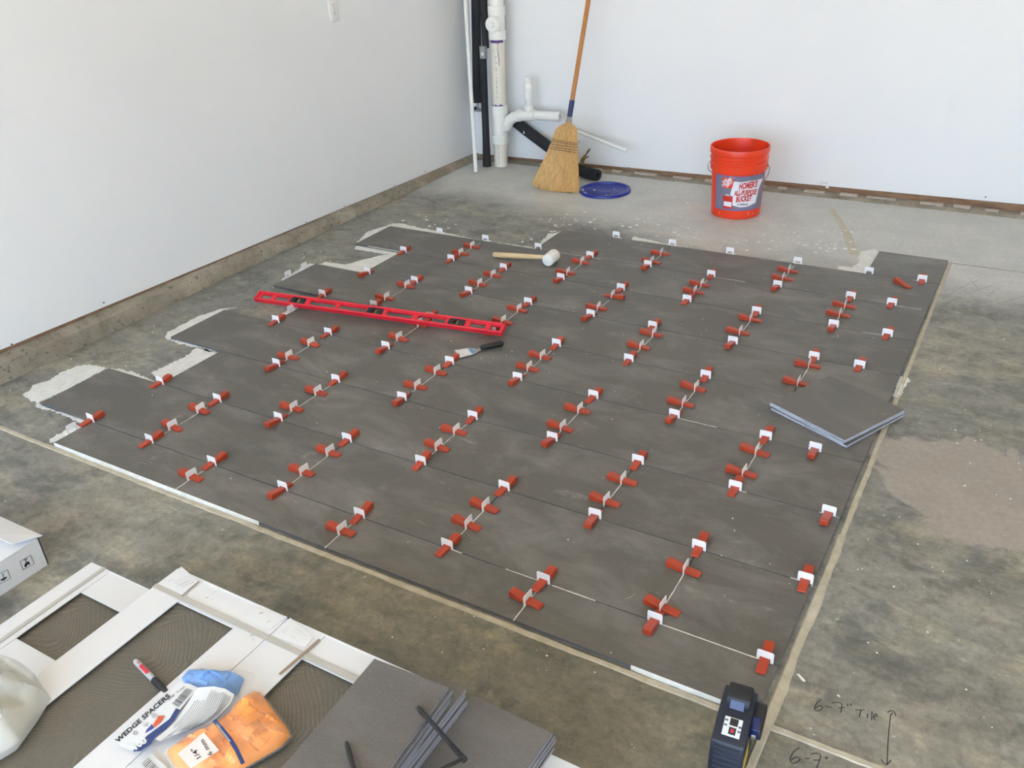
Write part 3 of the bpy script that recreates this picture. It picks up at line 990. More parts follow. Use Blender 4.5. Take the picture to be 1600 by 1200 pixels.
def wedge_mesh():
    # ramp along +y is the thick end; origin under the clip plate
    h = 0.0115
    prof = [(-0.040, 0.0), (0.052, 0.0), (0.0535, 0.002), (0.0535, 0.0175), (0.051, 0.019), (0.040, 0.0180), (0.0, 0.0100), (-0.034, 0.0062), (-0.040, 0.0040)]
    mb = MB()
    Mx = Matrix(((0, 0, 1, 0), (1, 0, 0, 0), (0, 1, 0, 0), (0, 0, 0, 1)))
    mb.prism(prof, -h, h, Mx)
    me = mb.mesh('levelling_wedge', bevel=0.0009, smooth=False)
    me.materials.append(M['wedge'])
    return me


plate_me, plate_foot, wedge_me = plate_mesh(False), plate_mesh(True), wedge_mesh()
recs = []
for it in CLIPS.replace('\n', '').split(';'):
    ty, x, y, e = it.split()
    p = at(float(x), float(y), T)
    if ty == 'L':
        k = max(1, min(9, round(p.y / PY) + 1))
        # sit on the nearest cross-seam end of either neighbouring row when close to one
        cand = [s for r in (k, k + 1) for s in SEAMS.get(r, [])]
        if cand:
            s = min(cand, key=lambda q: abs(q - p.x))
            if abs(s - p.x) < 0.03 and e != '-':
                p.x = s
        dy = 0.0
        if e == '-':
            dy = 0.004
            k = min((8, 9), key=lambda q: abs(JY(q) - p.y))
        recs.append(dict(ty='L', x=p.x, y=JY(k) + dy, k=k, e=e))
    else:
        r = max(1, min(10, int(math.floor(p.y / PY)) + 2))
        if e == '-':
            recs.append(dict(ty='S', x=XSTART[r] - 0.004, y=p.y, k=r, e=e))
        else:
            s = min(SEAMS[r], key=lambda q: abs(q - p.x))
            recs.append(dict(ty='S', x=s, y=p.y, k=r, e=e, s=SEAMS[r].index(s)))
ORD = ['first', 'second', 'third', 'fourth', 'fifth', 'sixth', 'seventh', 'eighth', 'ninth', 'tenth', 'eleventh', 'twelfth']


def nth(lst, d):
    return ORD[lst.index(d)]


for d in recs:
    k, row = d['k'], ORD[d['k'] - 1]
    if d['e'] == '-':
        same = sorted([q for q in recs if q['e'] == '-' and q['ty'] == d['ty'] and q['k'] == k], key=lambda q: q['x'] if q['ty'] == 'L' else q['y'])
        i = nth(same, d)
        if d['ty'] == 'L':
            cl = 'white clip without wedge, %s from left on the back edge of the %s tile row' % (i, row)
        elif len(same) == 1:
            cl = 'white clip without wedge at the left end of the %s tile row from front' % row
        else:
            cl = '%s white clip without wedge at the left end of the %s tile row' % ('nearer' if i == 'first' else 'farther', row)
        wl = None
    elif d['ty'] == 'L':
        same = sorted([q for q in recs if q['e'] != '-' and q['ty'] == 'L' and q['k'] == k], key=lambda q: q['x'])
        i = nth(same, d)
        cl = 'white wedged clip, %s from left on the seam behind the %s tile row from front' % (i, row)
        wl = 'red wedge, %s from left on the seam behind the %s tile row from front' % (i, row)
    else:
        same = sorted([q for q in recs if q['e'] != '-' and q['ty'] == 'S' and q['k'] == k and q['s'] == d['s']], key=lambda q: q['y'])
        cols = sorted({q['s'] for q in recs if q['ty'] == 'S' and q['k'] == k and q['e'] != '-'})
        i = ORD[cols.index(d['s'])]
        pos = 'only' if len(same) == 1 else ('nearer' if d is same[0] else 'farther')
        cl = '%s white clip on the %s cross seam from left, %s tile row from the front' % (pos, i, row)
        wl = '%s red wedge on the %s cross seam from left, %s tile row from the front' % (pos, i, row)
    c = bpy.data.objects.new('levelling_clip', plate_foot if d['e'] == '-' else plate_me)
    COL.objects.link(c)
    c.location = (d['x'], d['y'], T)
    tw = math.radians(random.uniform(-3, 3))
    base = 0.0 if d['ty'] == 'L' else math.pi / 2
    c.rotation_euler = (0, 0, base + tw)
    tag(c, cl, 'clip', 'white tile levelling clips')
    if wl:
        w = bpy.data.objects.new('levelling_wedge', wedge_me)
        COL.objects.link(w)
        ang = {'F': 0.0, 'N': math.pi, 'W': math.pi / 2, 'E': -math.pi / 2}[d['e']]
        w.rotation_euler = (0, 0, ang + tw + math.radians(random.uniform(-4, 4)))
        sl = random.uniform(-0.005, 0.005)
        off = Matrix.Rotation(ang, 3, 'Z') @ V3((0, sl, 0))
        w.location = (d['x'] + off.x, d['y'] + off.y, T)
        tag(w, wl, 'wedge', 'red tile levelling wedges')
w = bpy.data.objects.new('levelling_wedge', wedge_me)
COL.objects.link(w)
a, b = at(1400, 440, T), at(1422, 451, T)
dv = a - b
w.location = (b + dv * 0.45).to_tuple()
w.rotation_euler = (0, 0, math.atan2(dv.y, dv.x) - math.pi / 2)
tag(w, 'loose red wedge lying diagonally on a tile without any clip', 'wedge', 'red tile levelling wedges')


# ------------------------------------------------------------------ red spirit level, propped slightly tilted on clips
b0, d0 = at(394.4, 466, 0.045), at(785.3, 519.8, 0.045)
a0, c0 = at(403.4, 453, 0.064), at(792, 505.4, 0.064)
ax = ((d0 - b0) + (c0 - a0)).normalized()
mid = (a0 + b0 + c0 + d0) / 4
up_ = (a0 + c0) / 2 - (b0 + d0) / 2
up_ = (up_ - ax * up_.dot(ax)).normalized()
nn = ax.cross(up_).normalized()
LL, LH, LT_ = 1.219, 0.054, 0.023
LM = Matrix.Translation(mid) @ Matrix((ax, up_, nn)).transposed().to_4x4()     # local: x along, y across, z out of the face (0 = face)
lev = thing('spirit_level', mid - nn * LT_, 'long red spirit level with three black vials lying across the tiles', 'spirit level')
zL1, zL2 = zm(380, 440, 7.27), zm(590, 460, 7.27)


def lt(zz, x, y):
    p = on(*zz(x, y), mid, nn)
    return (p - mid).dot(ax)


ap = [(lt(zL1, 190, 178), lt(zL1, 298, 190)), (lt(zL1, 345, 200), lt(zL1, 500, 205)), None, (lt(zL1, 738, 250), lt(zL1, 1028, 280)), (lt(zL1, 1070, 300), lt(zL1, 1375, 330)), None,
      (lt(zL2, 78, 230), lt(zL2, 380, 260)), (lt(zL2, 438, 280), lt(zL2, 755, 310)), None, (lt(zL2, 1030, 360), lt(zL2, 1210, 370)), (lt(zL2, 1265, 390), lt(zL2, 1400, 400))]
vi = [(lt(zL1, 525, 210), lt(zL1, 700, 215)), (lt(zL1, 1395, 330), lt(zL1, 1580, 340)), (lt(zL2, 795, 310), lt(zL2, 985, 320))]
sp = sorted([q for q in ap if q] + vi)
mb = MB()
hh = LH / 2
fl_w = 0.009
for sgn in (-1, 1):
    mb.box((0, sgn * (hh - fl_w / 2), -LT_ / 2), (LL, fl_w, LT_), LM)
for sgn in (-1, 1):
    mb.box((sgn * (LL / 2 - 0.006), 0, -LT_ / 2), (0.012, LH - 0.012, LT_), LM)
x = -LL / 2 + 0.004
for a, b in sp + [(LL / 2 - 0.004, 0)]:
    mb.box(((x + a) / 2, 0, -0.0085), (a - x, LH - 0.012, 0.007), LM)
    x = b
for a, b in sp:
    for sgn in (-1, 1):
        mb.box(((a + b) / 2, sgn * (hh - fl_w - 0.0025), -0.0085), (b - a + 0.002, 0.005, 0.007), LM)
mb.obj('beam', M['level'], lev, bevel=0.0012)
for a, b in vi:
    c = (a + b) / 2
    h = MB()
    r0, r1 = 0.0135, (b - a) / 2
    q, n = [], 24
    hy = hh - fl_w
    vs, fs = [], []
    for zc in (-0.003, -0.013):
        for rad in (0, 1):
            for i in range(n):
                t = 2 * math.pi * i / n
                if rad == 0:
                    vs.append((c + r0 * math.cos(t), r0 * math.sin(t), zc))
                else:
                    k = 1 / max(abs(math.cos(t)) / r1, abs(math.sin(t)) / hy)
                    vs.append((c + k * math.cos(t), k * math.sin(t), zc))
    for i in range(n):
        j = (i + 1) % n
        fs += [(i, j, n + j, n + i), (2 * n + i, 3 * n + i, 3 * n + j, 2 * n + j), (n + i, n + j, 3 * n + j, 3 * n + i), (i, 2 * n + i, 2 * n + j, j)]
    h.add(vs, fs, LM)
    hs = h.obj('vial_housing', M['black'], lev)
    g = MB().cyl(LM @ V3((c - 0.001, -0.0105, -0.0100)), LM @ V3((c + 0.003, 0.0085, -0.0100)), 0.0026)
    g.obj('vial', M['vial'], hs)
    MB().cyl(LM @ V3((c, 0, -0.0135)), LM @ V3((c, 0, -0.0128)), 0.0134, seg=24).obj('vial_back', M['rubber'], hs)
    g = MB()
    for t in range(20):
        p = [LM @ V3((c + 0.0115 * math.cos(2 * math.pi * k / 20), 0.0115 * math.sin(2 * math.pi * k / 20), -0.010)) for k in (t, t + 1)]
        g.tube(p, 0.0013, 6)
    g.obj('vial_ring', M['ringred'], hs)

# ------------------------------------------------------------------ white rubber mallet
zM = zm(760, 360, 11.43)
hc = V3((0.4765, 1.997, T + 0.030))
mal = thing('rubber_mallet', (hc.x, hc.y, T), 'white rubber mallet with a pale wooden handle lying on the tiles', 'mallet')
hx = V3((-0.07, 1, 0)).normalized()
Mh = Matrix.Translation(hc) @ hx.to_track_quat('Z', 'Y').to_matrix().to_4x4()
MB().lathe([(0, -0.045), (0.024, -0.045), (0.0285, -0.041), (0.030, -0.033), (0.030, 0.033), (0.0285, 0.041), (0.024, 0.045), (0, 0.045)], 36, Mh).obj('head', M['whiterubber'], mal, ang=50)
e0 = at(*zM(125, 435), T + 0.0135)
e0.z = T + 0.0135
hd = (e0 - hc).normalized()
MB().tube([hc + hd * 0.02, hc + hd * 0.10, hc + hd * 0.19, hc + hd * ((e0 - hc).length - 0.01), hc + hd * ((e0 - hc).length - 0.002), e0 + hd * 0.002], [0.0105, 0.0115, 0.0132, 0.0135, 0.012, 0.007], 18).obj('handle', M['maple'], mal)

# ------------------------------------------------------------------ putty knife
zK = zm(690, 520, 14.55)
tip = (at(*zK(240, 430), T) + at(*zK(460, 590), T)) / 2
end = at(*zK(1400, 230), T + 0.012)
end.z = T
dk = (end - tip)
Lk = dk.length
dk.normalize()
sk = V3((-dk.y, dk.x, 0))
kn = thing('putty_knife', tip, 'putty knife with black handle and mortar-smeared blade beside the level', 'putty knife')
Mk = Matrix.Translation(V3((tip.x, tip.y, T))) @ Matrix((dk, sk, V3((0, 0, 1)))).transposed().to_4x4()
MB().prism([(0, -0.038), (0, 0.038), (0.06, 0.032), (0.085, 0.014), (0.10, 0.009), (0.12, 0.008), (0.12, -0.008), (0.10, -0.009), (0.085, -0.014), (0.06, -0.032)], 0.0035, 0.0047, Mk).obj('blade', M['steel'], kn, smooth=False)
MB().prism(ragged([V3(p + (0,)) for p in [(0.003, -0.034), (0.003, 0.036), (0.016, 0.033), (0.052, 0.028), (0.054, -0.027), (0.02, -0.03)]], 0.0018, 0.006, 4), 0.0047, 0.0056, Mk).obj('mortar_crust', M['mortar'], kn, smooth=False)
MB().prism([(0.056, -0.022), (0.056, 0.024), (0.066, 0.022), (0.066, -0.02)], 0.0047, 0.0052, Mk).obj('blue_sticker', M['bluestuff'], kn, smooth=False)
hp = []
for t, w, h in ((0.098, 0.007, 0.006), (0.104, 0.0105, 0.009), (0.125, 0.0115, 0.011), (0.15, 0.0125, 0.0115), (0.18, 0.0135, 0.012), (Lk - 0.006, 0.0125, 0.0115), (Lk, 0.008, 0.007)):
    hp.append([Mk @ V3((t, w * math.cos(2 * math.pi * k / 16), 0.0125 + h * math.sin(2 * math.pi * k / 16))) for k in range(16)])
MB().rings(hp).obj('handle', M['black'], kn)

# ------------------------------------------------------------------ bucket
fr = at(1148, 343.5, 0)
vd = V3((fr.x - CAM.x, fr.y - CAM.y, 0)).normalized()
bc = fr + vd * 0.131
bk = thing('bucket', (bc.x, bc.y, 0), 'orange five gallon plastic bucket with a printed label, by the back wall', 'bucket')
Bm = Matrix.Translation((bc.x, bc.y, 0)) @ Matrix.Rotation(math.atan2(-vd.y, -vd.x), 4, 'Z')    # local +x faces the viewer
prof = [(0, 0.0), (0.126, 0.0), (0.1305, 0.005), (0.140, 0.244), (0.149, 0.248), (0.1505, 0.284), (0.1465, 0.288), (0.147, 0.300), (0.1525, 0.303), (0.1525, 0.311), (0.1480, 0.314), (0.1485, 0.332), (0.1545, 0.336), (0.1555, 0.356), (0.153, 0.366), (0.1475, 0.366), (0.145, 0.352), (0.127, 0.012), (0, 0.010)]
MB().lathe(prof, 72, Bm).obj('shell', M['bucket'], bk, ang=28)


def brad(z):
    return 0.1305 + (z - 0.005) * (0.0095 / 0.239)


def quad3(x, p):
    (x0, y0), (x1, y1), (x2, y2) = p
    return y0 * (x - x1) * (x - x2) / ((x0 - x1) * (x0 - x2)) + y1 * (x - x0) * (x - x2) / ((x1 - x0) * (x1 - x2)) + y2 * (x - x0) * (x - x1) / ((x2 - x0) * (x2 - x1))


def lab(x, y, off):
    """point of the label print, given in label-drawing units, on the bucket's side"""
    yb = quad3(x, ((155, 1085), (600, 1130), (1240, 1020)))
    yt = quad3(x, ((155, 155), (600, 195), (1340, 90)))
    t = (yb - y) / (yb - yt)
    z = 0.050 + 0.186 * t
    th = math.asin(max(-0.985, min(0.985, (x - 690) / 672)))
    r = brad(z) + off
    return Bm @ V3((r * math.cos(th), r * math.sin(th), z))


def band(mb, xs, top, bot, off):
    """a print patch between two outlines, thin but solid"""
    vs = []
    for x in xs:
        vs += [lab(x, top(x), off), lab(x, bot(x), off)]
    mb.add(vs, [(2 * i, 2 * i + 2, 2 * i + 3, 2 * i + 1) for i in range(len(xs) - 1)])
    return mb


def pw(pts):
    def f(x):
        for (a, ya), (b, yb) in zip(pts, pts[1:]):
            if x <= b:
                return ya + (yb - ya) * (x - a) / (b - a)
        return pts[-1][1]
    return f


def lin(a, b, n):
    return [a + (b - a) * i / n for i in range(n + 1)]


ytop = lambda x: quad3(x, ((155, 155), (600, 195), (1340, 90)))
ybot = lambda x: quad3(x, ((155, 1085), (600, 1130), (1240, 1020)))
lb = band(MB(), lin(155, 1340, 30), ytop, ybot, 0.0006).obj('label', M['labelgrey'], bk)
mb = MB()
band(mb, lin(155, 1340, 30), ytop, lambda x: ytop(x) + 28, 0.0010)
band(mb, lin(155, 1300, 30), lambda x: ybot(x) - 40, ybot, 0.0010)
band(mb, lin(155, 185, 3), ytop, ybot, 0.0010)
mb.obj('label_border', M['labelblue'], lb)
mb = MB()
band(mb, lin(600, 1310, 24), pw([(600, 325), (760, 338), (1000, 292), (1310, 238)]), pw([(600, 975), (700, 1005), (820, 1020), (1000, 980), (1195, 865), (1196, 700), (1230, 480), (1310, 240)]), 0.0011)
band(mb, lin(525, 600, 4), pw([(525, 690), (600, 325)]), pw([(525, 700), (600, 740)]), 0.0011)
mb.obj('label_flag', M['labelwhite'], lb)
mb = MB()


def ltext(mb, s, p0, p1, h, bold=0.045, shear=0.15, off=0.0016):
    vs, fs, w = text_geo(s, bold, shear)
    pts = []
    for x, y in vs:
        u = x / w
        X = p0[0] + (p1[0] - p0[0]) * u
        Y = p0[1] + (p1[1] - p0[1]) * u - y / 0.72 * h
        pts.append(lab(X, Y, off))
    mb.add(pts, fs)


ltext(mb, "HOMER'S", (735, 535), (1185, 440), 165)
ltext(mb, "ALL-PURPOSE", (625, 712), (1190, 635), 135)
ltext(mb, "BUCKET", (680, 885), (1085, 805), 150)
mb.obj('label_lettering', M['labelred'], lb)
mb = MB()
ltext(mb, "5 Gallons", (728, 972), (1000, 938), 55, 0.03, 0)
mb.obj('label_lettering', M['labelblack'], lb)
mb = MB()
band(mb, lin(318, 592, 8), lambda x: 238 + (x - 318) * 0.02, lambda x: 515 + (x - 318) * 0.02, 0.0011)
mb.obj('label_logo', M['bucket'], lb)
mb = MB()
for s, a, b, h in (("THE", (345, 400), (440, 290), 55), ("HOME", (350, 490), (560, 270), 75), ("DEPOT", (440, 505), (590, 345), 75)):
    vs, fs, w = text_geo(s, 0.04, 0)
    dx, dy = b[0] - a[0], b[1] - a[1]
    l = math.hypot(dx, dy)
    ux, uy = dx / l, dy / l
    mb.add([lab(a[0] + dx * x / w + uy * y / 0.72 * h, a[1] + dy * x / w - ux * y / 0.72 * h, 0.0016) for x, y in vs], fs)
mb.obj('label_lettering', M['labelwhite'], lb)
mb = MB()
band(mb, lin(345, 632, 6), pw([(345, 720), (490, 735), (632, 740)]), pw([(345, 830), (632, 850)]), 0.0011)
band(mb, lin(362, 605, 6), pw([(362, 825), (605, 845)]), pw([(362, 1070), (480, 1092), (605, 1080)]), 0.00105)
mb.obj('label_picture', M['labelred'], lb)
mb = MB()
band(mb, lin(378, 578, 5), pw([(378, 880), (578, 895)]), pw([(378, 1005), (578, 1025)]), 0.0015)
band(mb, lin(412, 500, 4), pw([(412, 690), (500, 700)]), pw([(412, 712), (500, 725)]), 0.0015)
mb.obj('label_picture', M['labelwhite'], lb)
# wire bail hanging down behind, its ears at the sides
ea = Matrix.Rotation(math.radians(-12), 4, 'Z')
for sg in (-1, 1):
    MB().cyl(Bm @ ea @ V3((0, sg * 0.145, 0.268)), Bm @ ea @ V3((0, sg * 0.1535, 0.268)), 0.010, 0.008, 16).obj('ear', M['bucket'], bk)
bl_ = [(0, -0.1545, 0.268), (0.004, -0.160, 0.262), (0.002, -0.166, 0.240), (-0.02, -0.166, 0.215), (-0.06, -0.155, 0.190), (-0.115, -0.115, 0.150), (-0.155, -0.06, 0.115), (-0.165, 0.0, 0.105), (-0.155, 0.06, 0.115), (-0.115, 0.115, 0.150), (-0.07, 0.145, 0.20), (-0.03, 0.157, 0.245), (0, 0.1545, 0.268)]
MB().tube([Bm @ ea @ V3(p) for p in bl_], 0.0022, 8).obj('bail_handle', M['metal'], bk)
rnd = random.Random(12)
mb = MB()
for i in range(16):
    th, z = rnd.uniform(-1.1, 0.9), rnd.choice([rnd.uniform(0.2, 0.245), rnd.uniform(0.01, 0.05), rnd.uniform(0.21, 0.245)])
    r = brad(z) + 0.0006
    c = V3((r * math.cos(th), r * math.sin(th), z))
    mb.lathe([(0, 0.001), (rnd.uniform(0.0008, 0.0022), 0.0006), (0.0024, -0.0008)], 7, Bm @ Matrix.Translation(c) @ V3((math.cos(th), math.sin(th), 0)).to_track_quat('Z', 'Y').to_matrix().to_4x4())
mb.obj('mortar_splash', M['fleck'], bk)

# ------------------------------------------------------------------ blue bucket lid
lc = at(945.5, 296.8, 0.008)
ld = thing('bucket_lid', (lc.x, lc.y, 0), 'round dark blue plastic bucket lid lying on the concrete by the broom', 'lid')
Lm = Matrix.Translation((lc.x, lc.y, 0))
MB().lathe([(0, 0.006), (0.128, 0.006), (0.131, 0.008), (0.133, 0.015), (0.138, 0.0175), (0.149, 0.0165), (0.1525, 0.012), (0.153, 0.0), (0, 0.0)], 64, Lm).obj('disc', M['blue'], ld, ang=40)
mb = MB()
for k in range(3):
    n = 48
    R = (0.05, 0.09, 0.121)[k]
    for i in range(n):
        mb.tube([Lm @ V3((R * math.cos(2 * math.pi * (i + j) / n), R * math.sin(2 * math.pi * (i + j) / n), 0.006)) for j in (0, 1.05)], 0.0014, 5)
mb.obj('moulded_ring', M['blue'], ld)
mb = MB()
for x, y, s in ((-0.062, -0.02, 0.010), (0.045, 0.03, 0.005), (-0.118, -0.060, 0.008), (-0.105, -0.085, 0.007), (-0.075, -0.118, 0.008), (-0.06, -0.128, 0.006), (0.06, -0.115, 0.006), (0.09, -0.095, 0.005), (-0.12, -0.075, 0.006)):
    zt = 0.007 if math.hypot(x, y) < 0.126 else 0.0165
    mb.prism([(x + s * math.cos(t) * rnd.uniform(0.5, 1.1), y + s * math.sin(t) * rnd.uniform(0.4, 0.9)) for t in (0, 1.1, 2.2, 3.3, 4.4, 5.4)], zt - 0.001, zt + 0.001, Lm)
mb.obj('plaster_spot', M['fleck'], ld, smooth=False)

# ------------------------------------------------------------------ corn broom leaning on the back wall
BP0, BN = V3((0, 3.10, 0)), V3((0, 1, -0.31)).normalized()
zBr = zm(820, 140, 6.667)
brp = lambda x, y: on(*zBr(x, y), BP0, BN)
br = thing('corn_broom', brp(330, 1080), 'corn broom with orange wooden handle leaning against the back wall', 'broom')
sec = [((432, 318), (487, 318), 0.010), ((420, 352), (492, 358), 0.013), ((365, 378), (520, 378), 0.019), ((325, 415), (543, 415), 0.024), ((300, 480), (546, 490), 0.024), ((288, 530), (546, 565), 0.021), ((268, 570), (547, 610), 0.020), ((250, 615), (549, 658), 0.021),
       ((205, 720), (553, 770), 0.024), ((150, 830), (557, 890), 0.027), ((100, 930), (560, 1000), 0.030), ((82, 965), (561, 1084), 0.030)]
rr, SEC = [], []
for a, b, th in sec:
    A, B = brp(*a), brp(*b)
    c, h = (A + B) / 2, (B - A) / 2
    SEC.append((c, h, th))
    rr.append([c + h * math.cos(2 * math.pi * k / 40) + BN * th * math.sin(2 * math.pi * k / 40) for k in range(40)])
# round the sweep's foot
foot = []
for k in range(40):
    p = rr[-1][k]
    u = math.cos(2 * math.pi * k / 40)
    foot.append(p + (brp(250, 1050) - brp(250, 985)) * max(0, 1 - ((u + 0.25) / 0.9) ** 2) * 0.75)
rr.append(foot)
zmin = min(p.z for r_ in rr for p in r_)
for r_ in rr:
    for p in r_:
        if p.z < 0.001:
            p.z = 0.001
MB().rings(rr).obj('brush_head', M['straw'], br, ang=60)
rnd = random.Random(31)
mb = MB()
for i in range(620):
    u = rnd.uniform(0, 2 * math.pi)
    if math.sin(u) > 0.35 and rnd.random() < 0.7:
        u = -u
    k0 = rnd.choice([2, 3, 6, 7, 7, 8, 8, 9])
    k1 = min(12, k0 + rnd.randint(2, 5))
    pts = []
    for k in range(k0, k1 + 1):
        s_ = SEC[min(k, 11)]
        uu = u + rnd.uniform(-0.04, 0.04)
        p = s_[0] + s_[1] * math.cos(uu) * 1.005 + BN * (s_[2] + 0.0012) * math.sin(uu)
        if k == 12:
            p = p + (brp(250, 1060) - brp(250, 985)) * max(0, 1 - ((math.cos(uu) + 0.25) / 0.9) ** 2) * rnd.uniform(0.6, 1.1)
        p.z = max(p.z, 0.002)
        pts.append(p)
    if len(pts) > 2:
        mb.tube(pts, rnd.uniform(0.0010, 0.0019), 4)
bo = mb.obj('bristles', M['strand'], br, smooth=False)
bo['kind'] = 'stuff'
for (xa, ya), (xb, yb) in (((287, 520), (546, 562)), ((281, 540), (546, 580)), ((272, 566), (547, 606)), ((262, 592), (548, 634)), ((252, 612), (548, 660))):
    A, B = brp(xa, ya), brp(xb, yb)
    c, h = (A + B) / 2, (B - A) / 2
    pts = [c + h * math.cos(2 * math.pi * k / 48) * 1.012 + BN * 0.0236 * math.sin(2 * math.pi * k / 48) for k in range(49)]
    MB().tube(pts, 0.0016, 6).obj('stitching', M['thread'], br)
n0, n1, n2 = brp(460, 335), brp(466, 285), brp(494, 112)
MB().tube([n0, n0.lerp(n1, 0.5), n1 + (n1 - n0) * 0.1], [0.019, 0.017, 0.0135], 16).obj('wire_binding', M['metal'], br)
hdir = (n2 - n1).normalized()
tp = n2
MB().tube([n1, n2], [0.0155, 0.0155], 18).obj('sleeve', M['navy'], br)
hend = n1 + hdir * ((YB - 0.02 + 0.03 - n1.y) / hdir.y)
MB().tube([n1 - hdir * 0.03, hend - hdir * 0.01, hend], [0.0138, 0.0138, 0.011], 18).obj('handle', M['broomwood'], br)

# ------------------------------------------------------------------ PVC drain stack in the corner
PB = V3((-0.69, 3.462, 0))
st = thing('drain_pipe', PB, 'white plastic drain stack with cleanout and side branch in the corner', 'pipe')


def up(z):
    return PB + VT * z


R3 = 0.0445
MB().cyl(up(0), up(0.19), R3, seg=32).obj('lower_pipe', M['pvcold'], st)
MB().cyl(up(0.34), up(0.79), R3, seg=32).obj('middle_pipe', M['pvcold'], st)
MB().cyl(up(0.96), up(1.9), R3 * 1.02, seg=32).obj('upper_pipe', M['pvc'], st)
mb = MB()
mb.cyl(up(0.148), up(0.203), 0.0535, seg=32)
mb.cyl(up(0.203), up(0.342), 0.0485, seg=32)
mb.cyl(up(0.335), up(0.392), 0.0535, seg=32)
wy = mb.obj('wye_fitting', M['pvc'], st, bevel=0.002)
mb = MB()
mb.cyl(up(0.79), up(0.845), 0.055, seg=32)
mb.cyl(up(0.845), up(0.935), 0.0495, seg=32)
mb.cyl(up(0.93), up(0.985), 0.055, seg=32)
cf = mb.obj('cleanout_fitting', M['pvc'], st, bevel=0.002)
vdir = V3((CAM.x - PB.x, CAM.y - PB.y, 0)).normalized()
cdir = (vdir + V3((-0.36, -0.30, 0))).normalized()
cc = up(0.885)
MB().cyl(cc, cc + cdir * 0.072, 0.0475, seg=32).obj('cleanout_hub', M['pvc'], cf, bevel=0.0015)
MB().cyl(cc + cdir * 0.070, cc + cdir * 0.082, 0.043, 0.041, 32).obj('cleanout_plug', M['pvc'], cf, bevel=0.0015)
qm = Matrix.Translation(cc + cdir * 0.09) @ cdir.to_track_quat('Z', 'Y').to_matrix().to_4x4()
MB().box((0, 0, 0), (0.030, 0.030, 0.020), qm).obj('plug_nut', M['pvc'], cf, bevel=0.003)
# side branch: 45 degree leg, bend, tee with a capped riser, open stub
R2 = 0.0302
w0 = up(0.225)
e1 = on(792, 196, PB, (0, 1, 0))
e2 = on(803, 183, PB, (0, 1, 0))
e3 = on(812, 180.5, PB, (0, 1, 0))
t0 = on(826, 180, PB, (0, 1, 0))
s0 = on(876, 182.5, PB, (0, 1, 0))
bdir = (s0 - e3).normalized()
path = [w0, e1, (e1 + e2) / 2 + V3((-0.004, 0, 0.006)), e2, e3]
MB().tube(path, [0.036, 0.036, 0.0345, 0.0345, 0.0345], 28).obj('elbow', M['pvc'], st, ang=60)
MB().tube([e1 + (e1 - w0).normalized() * -0.012, e1 + (e1 - w0).normalized() * 0.006], 0.0385, 28).obj('elbow_collar', M['pvc'], st)
MB().tube([e3 - bdir * 0.010, e3 + bdir * 0.006], 0.0382, 28).obj('elbow_collar', M['pvc'], st)
mb = MB()
mb.cyl(e3, t0 + bdir * 0.048, 0.0345, seg=28)
mb.cyl(t0, t0 + VT * 0.062, 0.0275, seg=24)
mb.obj('tee', M['pvc'], st, bevel=0.0015)
MB().cyl(t0 + VT * 0.05, t0 + VT * 0.190, 0.0215, seg=24).obj('riser', M['pvc'], st)
MB().cyl(t0 + VT * 0.100, t0 + VT * 0.145, 0.0285, seg=24).obj('coupling', M['pvc'], st, bevel=0.0015)
Mt = Matrix.Translation(t0 + VT * 0.165) @ VT.to_track_quat('Z', 'Y').to_matrix().to_4x4()
MB().lathe([(0, 0), (0.0205, 0), (0.0205, 0.006), (0.0262, 0.008), (0.0262, 0.034), (0.0205, 0.038), (0.0195, 0.052), (0.0245, 0.055), (0.0235, 0.066), (0.010, 0.072), (0, 0.072)], 24, Mt).obj('riser_cap', M['pvc'], st)
MB().pipe(t0 + bdir * 0.04, s0, 0.0285, 0.0225, 28).obj('stub', M['pvc'], st)
MB().pipe(s0 - bdir * 0.03, s0, 0.0302, 0.0228, 28).obj('stub_lip', M['pvc'], st)
# purple primer run and printed line
pf = lambda px, py, off=0.0008: on(px, py, PB, (vdir.x, vdir.y, 0)) 


def skin(th, z, r):
    a = math.atan2(vdir.y, vdir.x) + th
    return up(z) + V3((math.cos(a), math.sin(a), 0)) * r


mb = MB()
mb.tube([skin(0.05, z, R3 + 0.0002) + V3((0.004 * math.sin(z * 40), 0, 0)) for z in (0.79, 0.765, 0.74, 0.715, 0.69, 0.66, 0.64)][0:7], [0.004, 0.0022, 0.0022, 0.002, 0.002, 0.0018, 0.0012], 6)
rg = [[skin(th, 0.791, R3 + 0.0006), skin(th, 0.779 - 0.008 * abs(math.sin(th * 7)), R3 + 0.0006)] for th in lin(-1.4, 0.9, 24)]
mb.rings(rg, closed=False)
rg = [[skin(th, 0.400 + 0.004 * math.sin(th * 9), R3 + 0.0006), skin(th, 0.391, R3 + 0.0006)] for th in lin(-1.2, 0.6, 20)]
mb.rings(rg, closed=False)
mb.obj('primer_stain', M['primer'], st)
mb = MB()
rnd = random.Random(77)
for z0, z1 in ((0.02, 0.145), (0.41, 0.70)):
    z = z0
    while z < z1:
        l = rnd.uniform(0.003, 0.012)
        w = rnd.uniform(0.03, 0.10)
        mb.rings([[skin(th, z, R3 + 0.0006), skin(th, z + l, R3 + 0.0006)] for th in (-0.34, -0.34 + w)], closed=False)
        z += l + rnd.uniform(0.003, 0.012)
mb.obj('printed_line', M['slot'], st)

# black foam-lagged water lines beside it
def lag(name, path, r, label, hole=False):
    t = thing(name, V3((path[0][0], path[0][1], min(p[2] for p in path) - 0.0)), label, 'pipe')
    MB().tube(path, r, 22).obj('foam_sleeve', M['foam'], t)
    return t


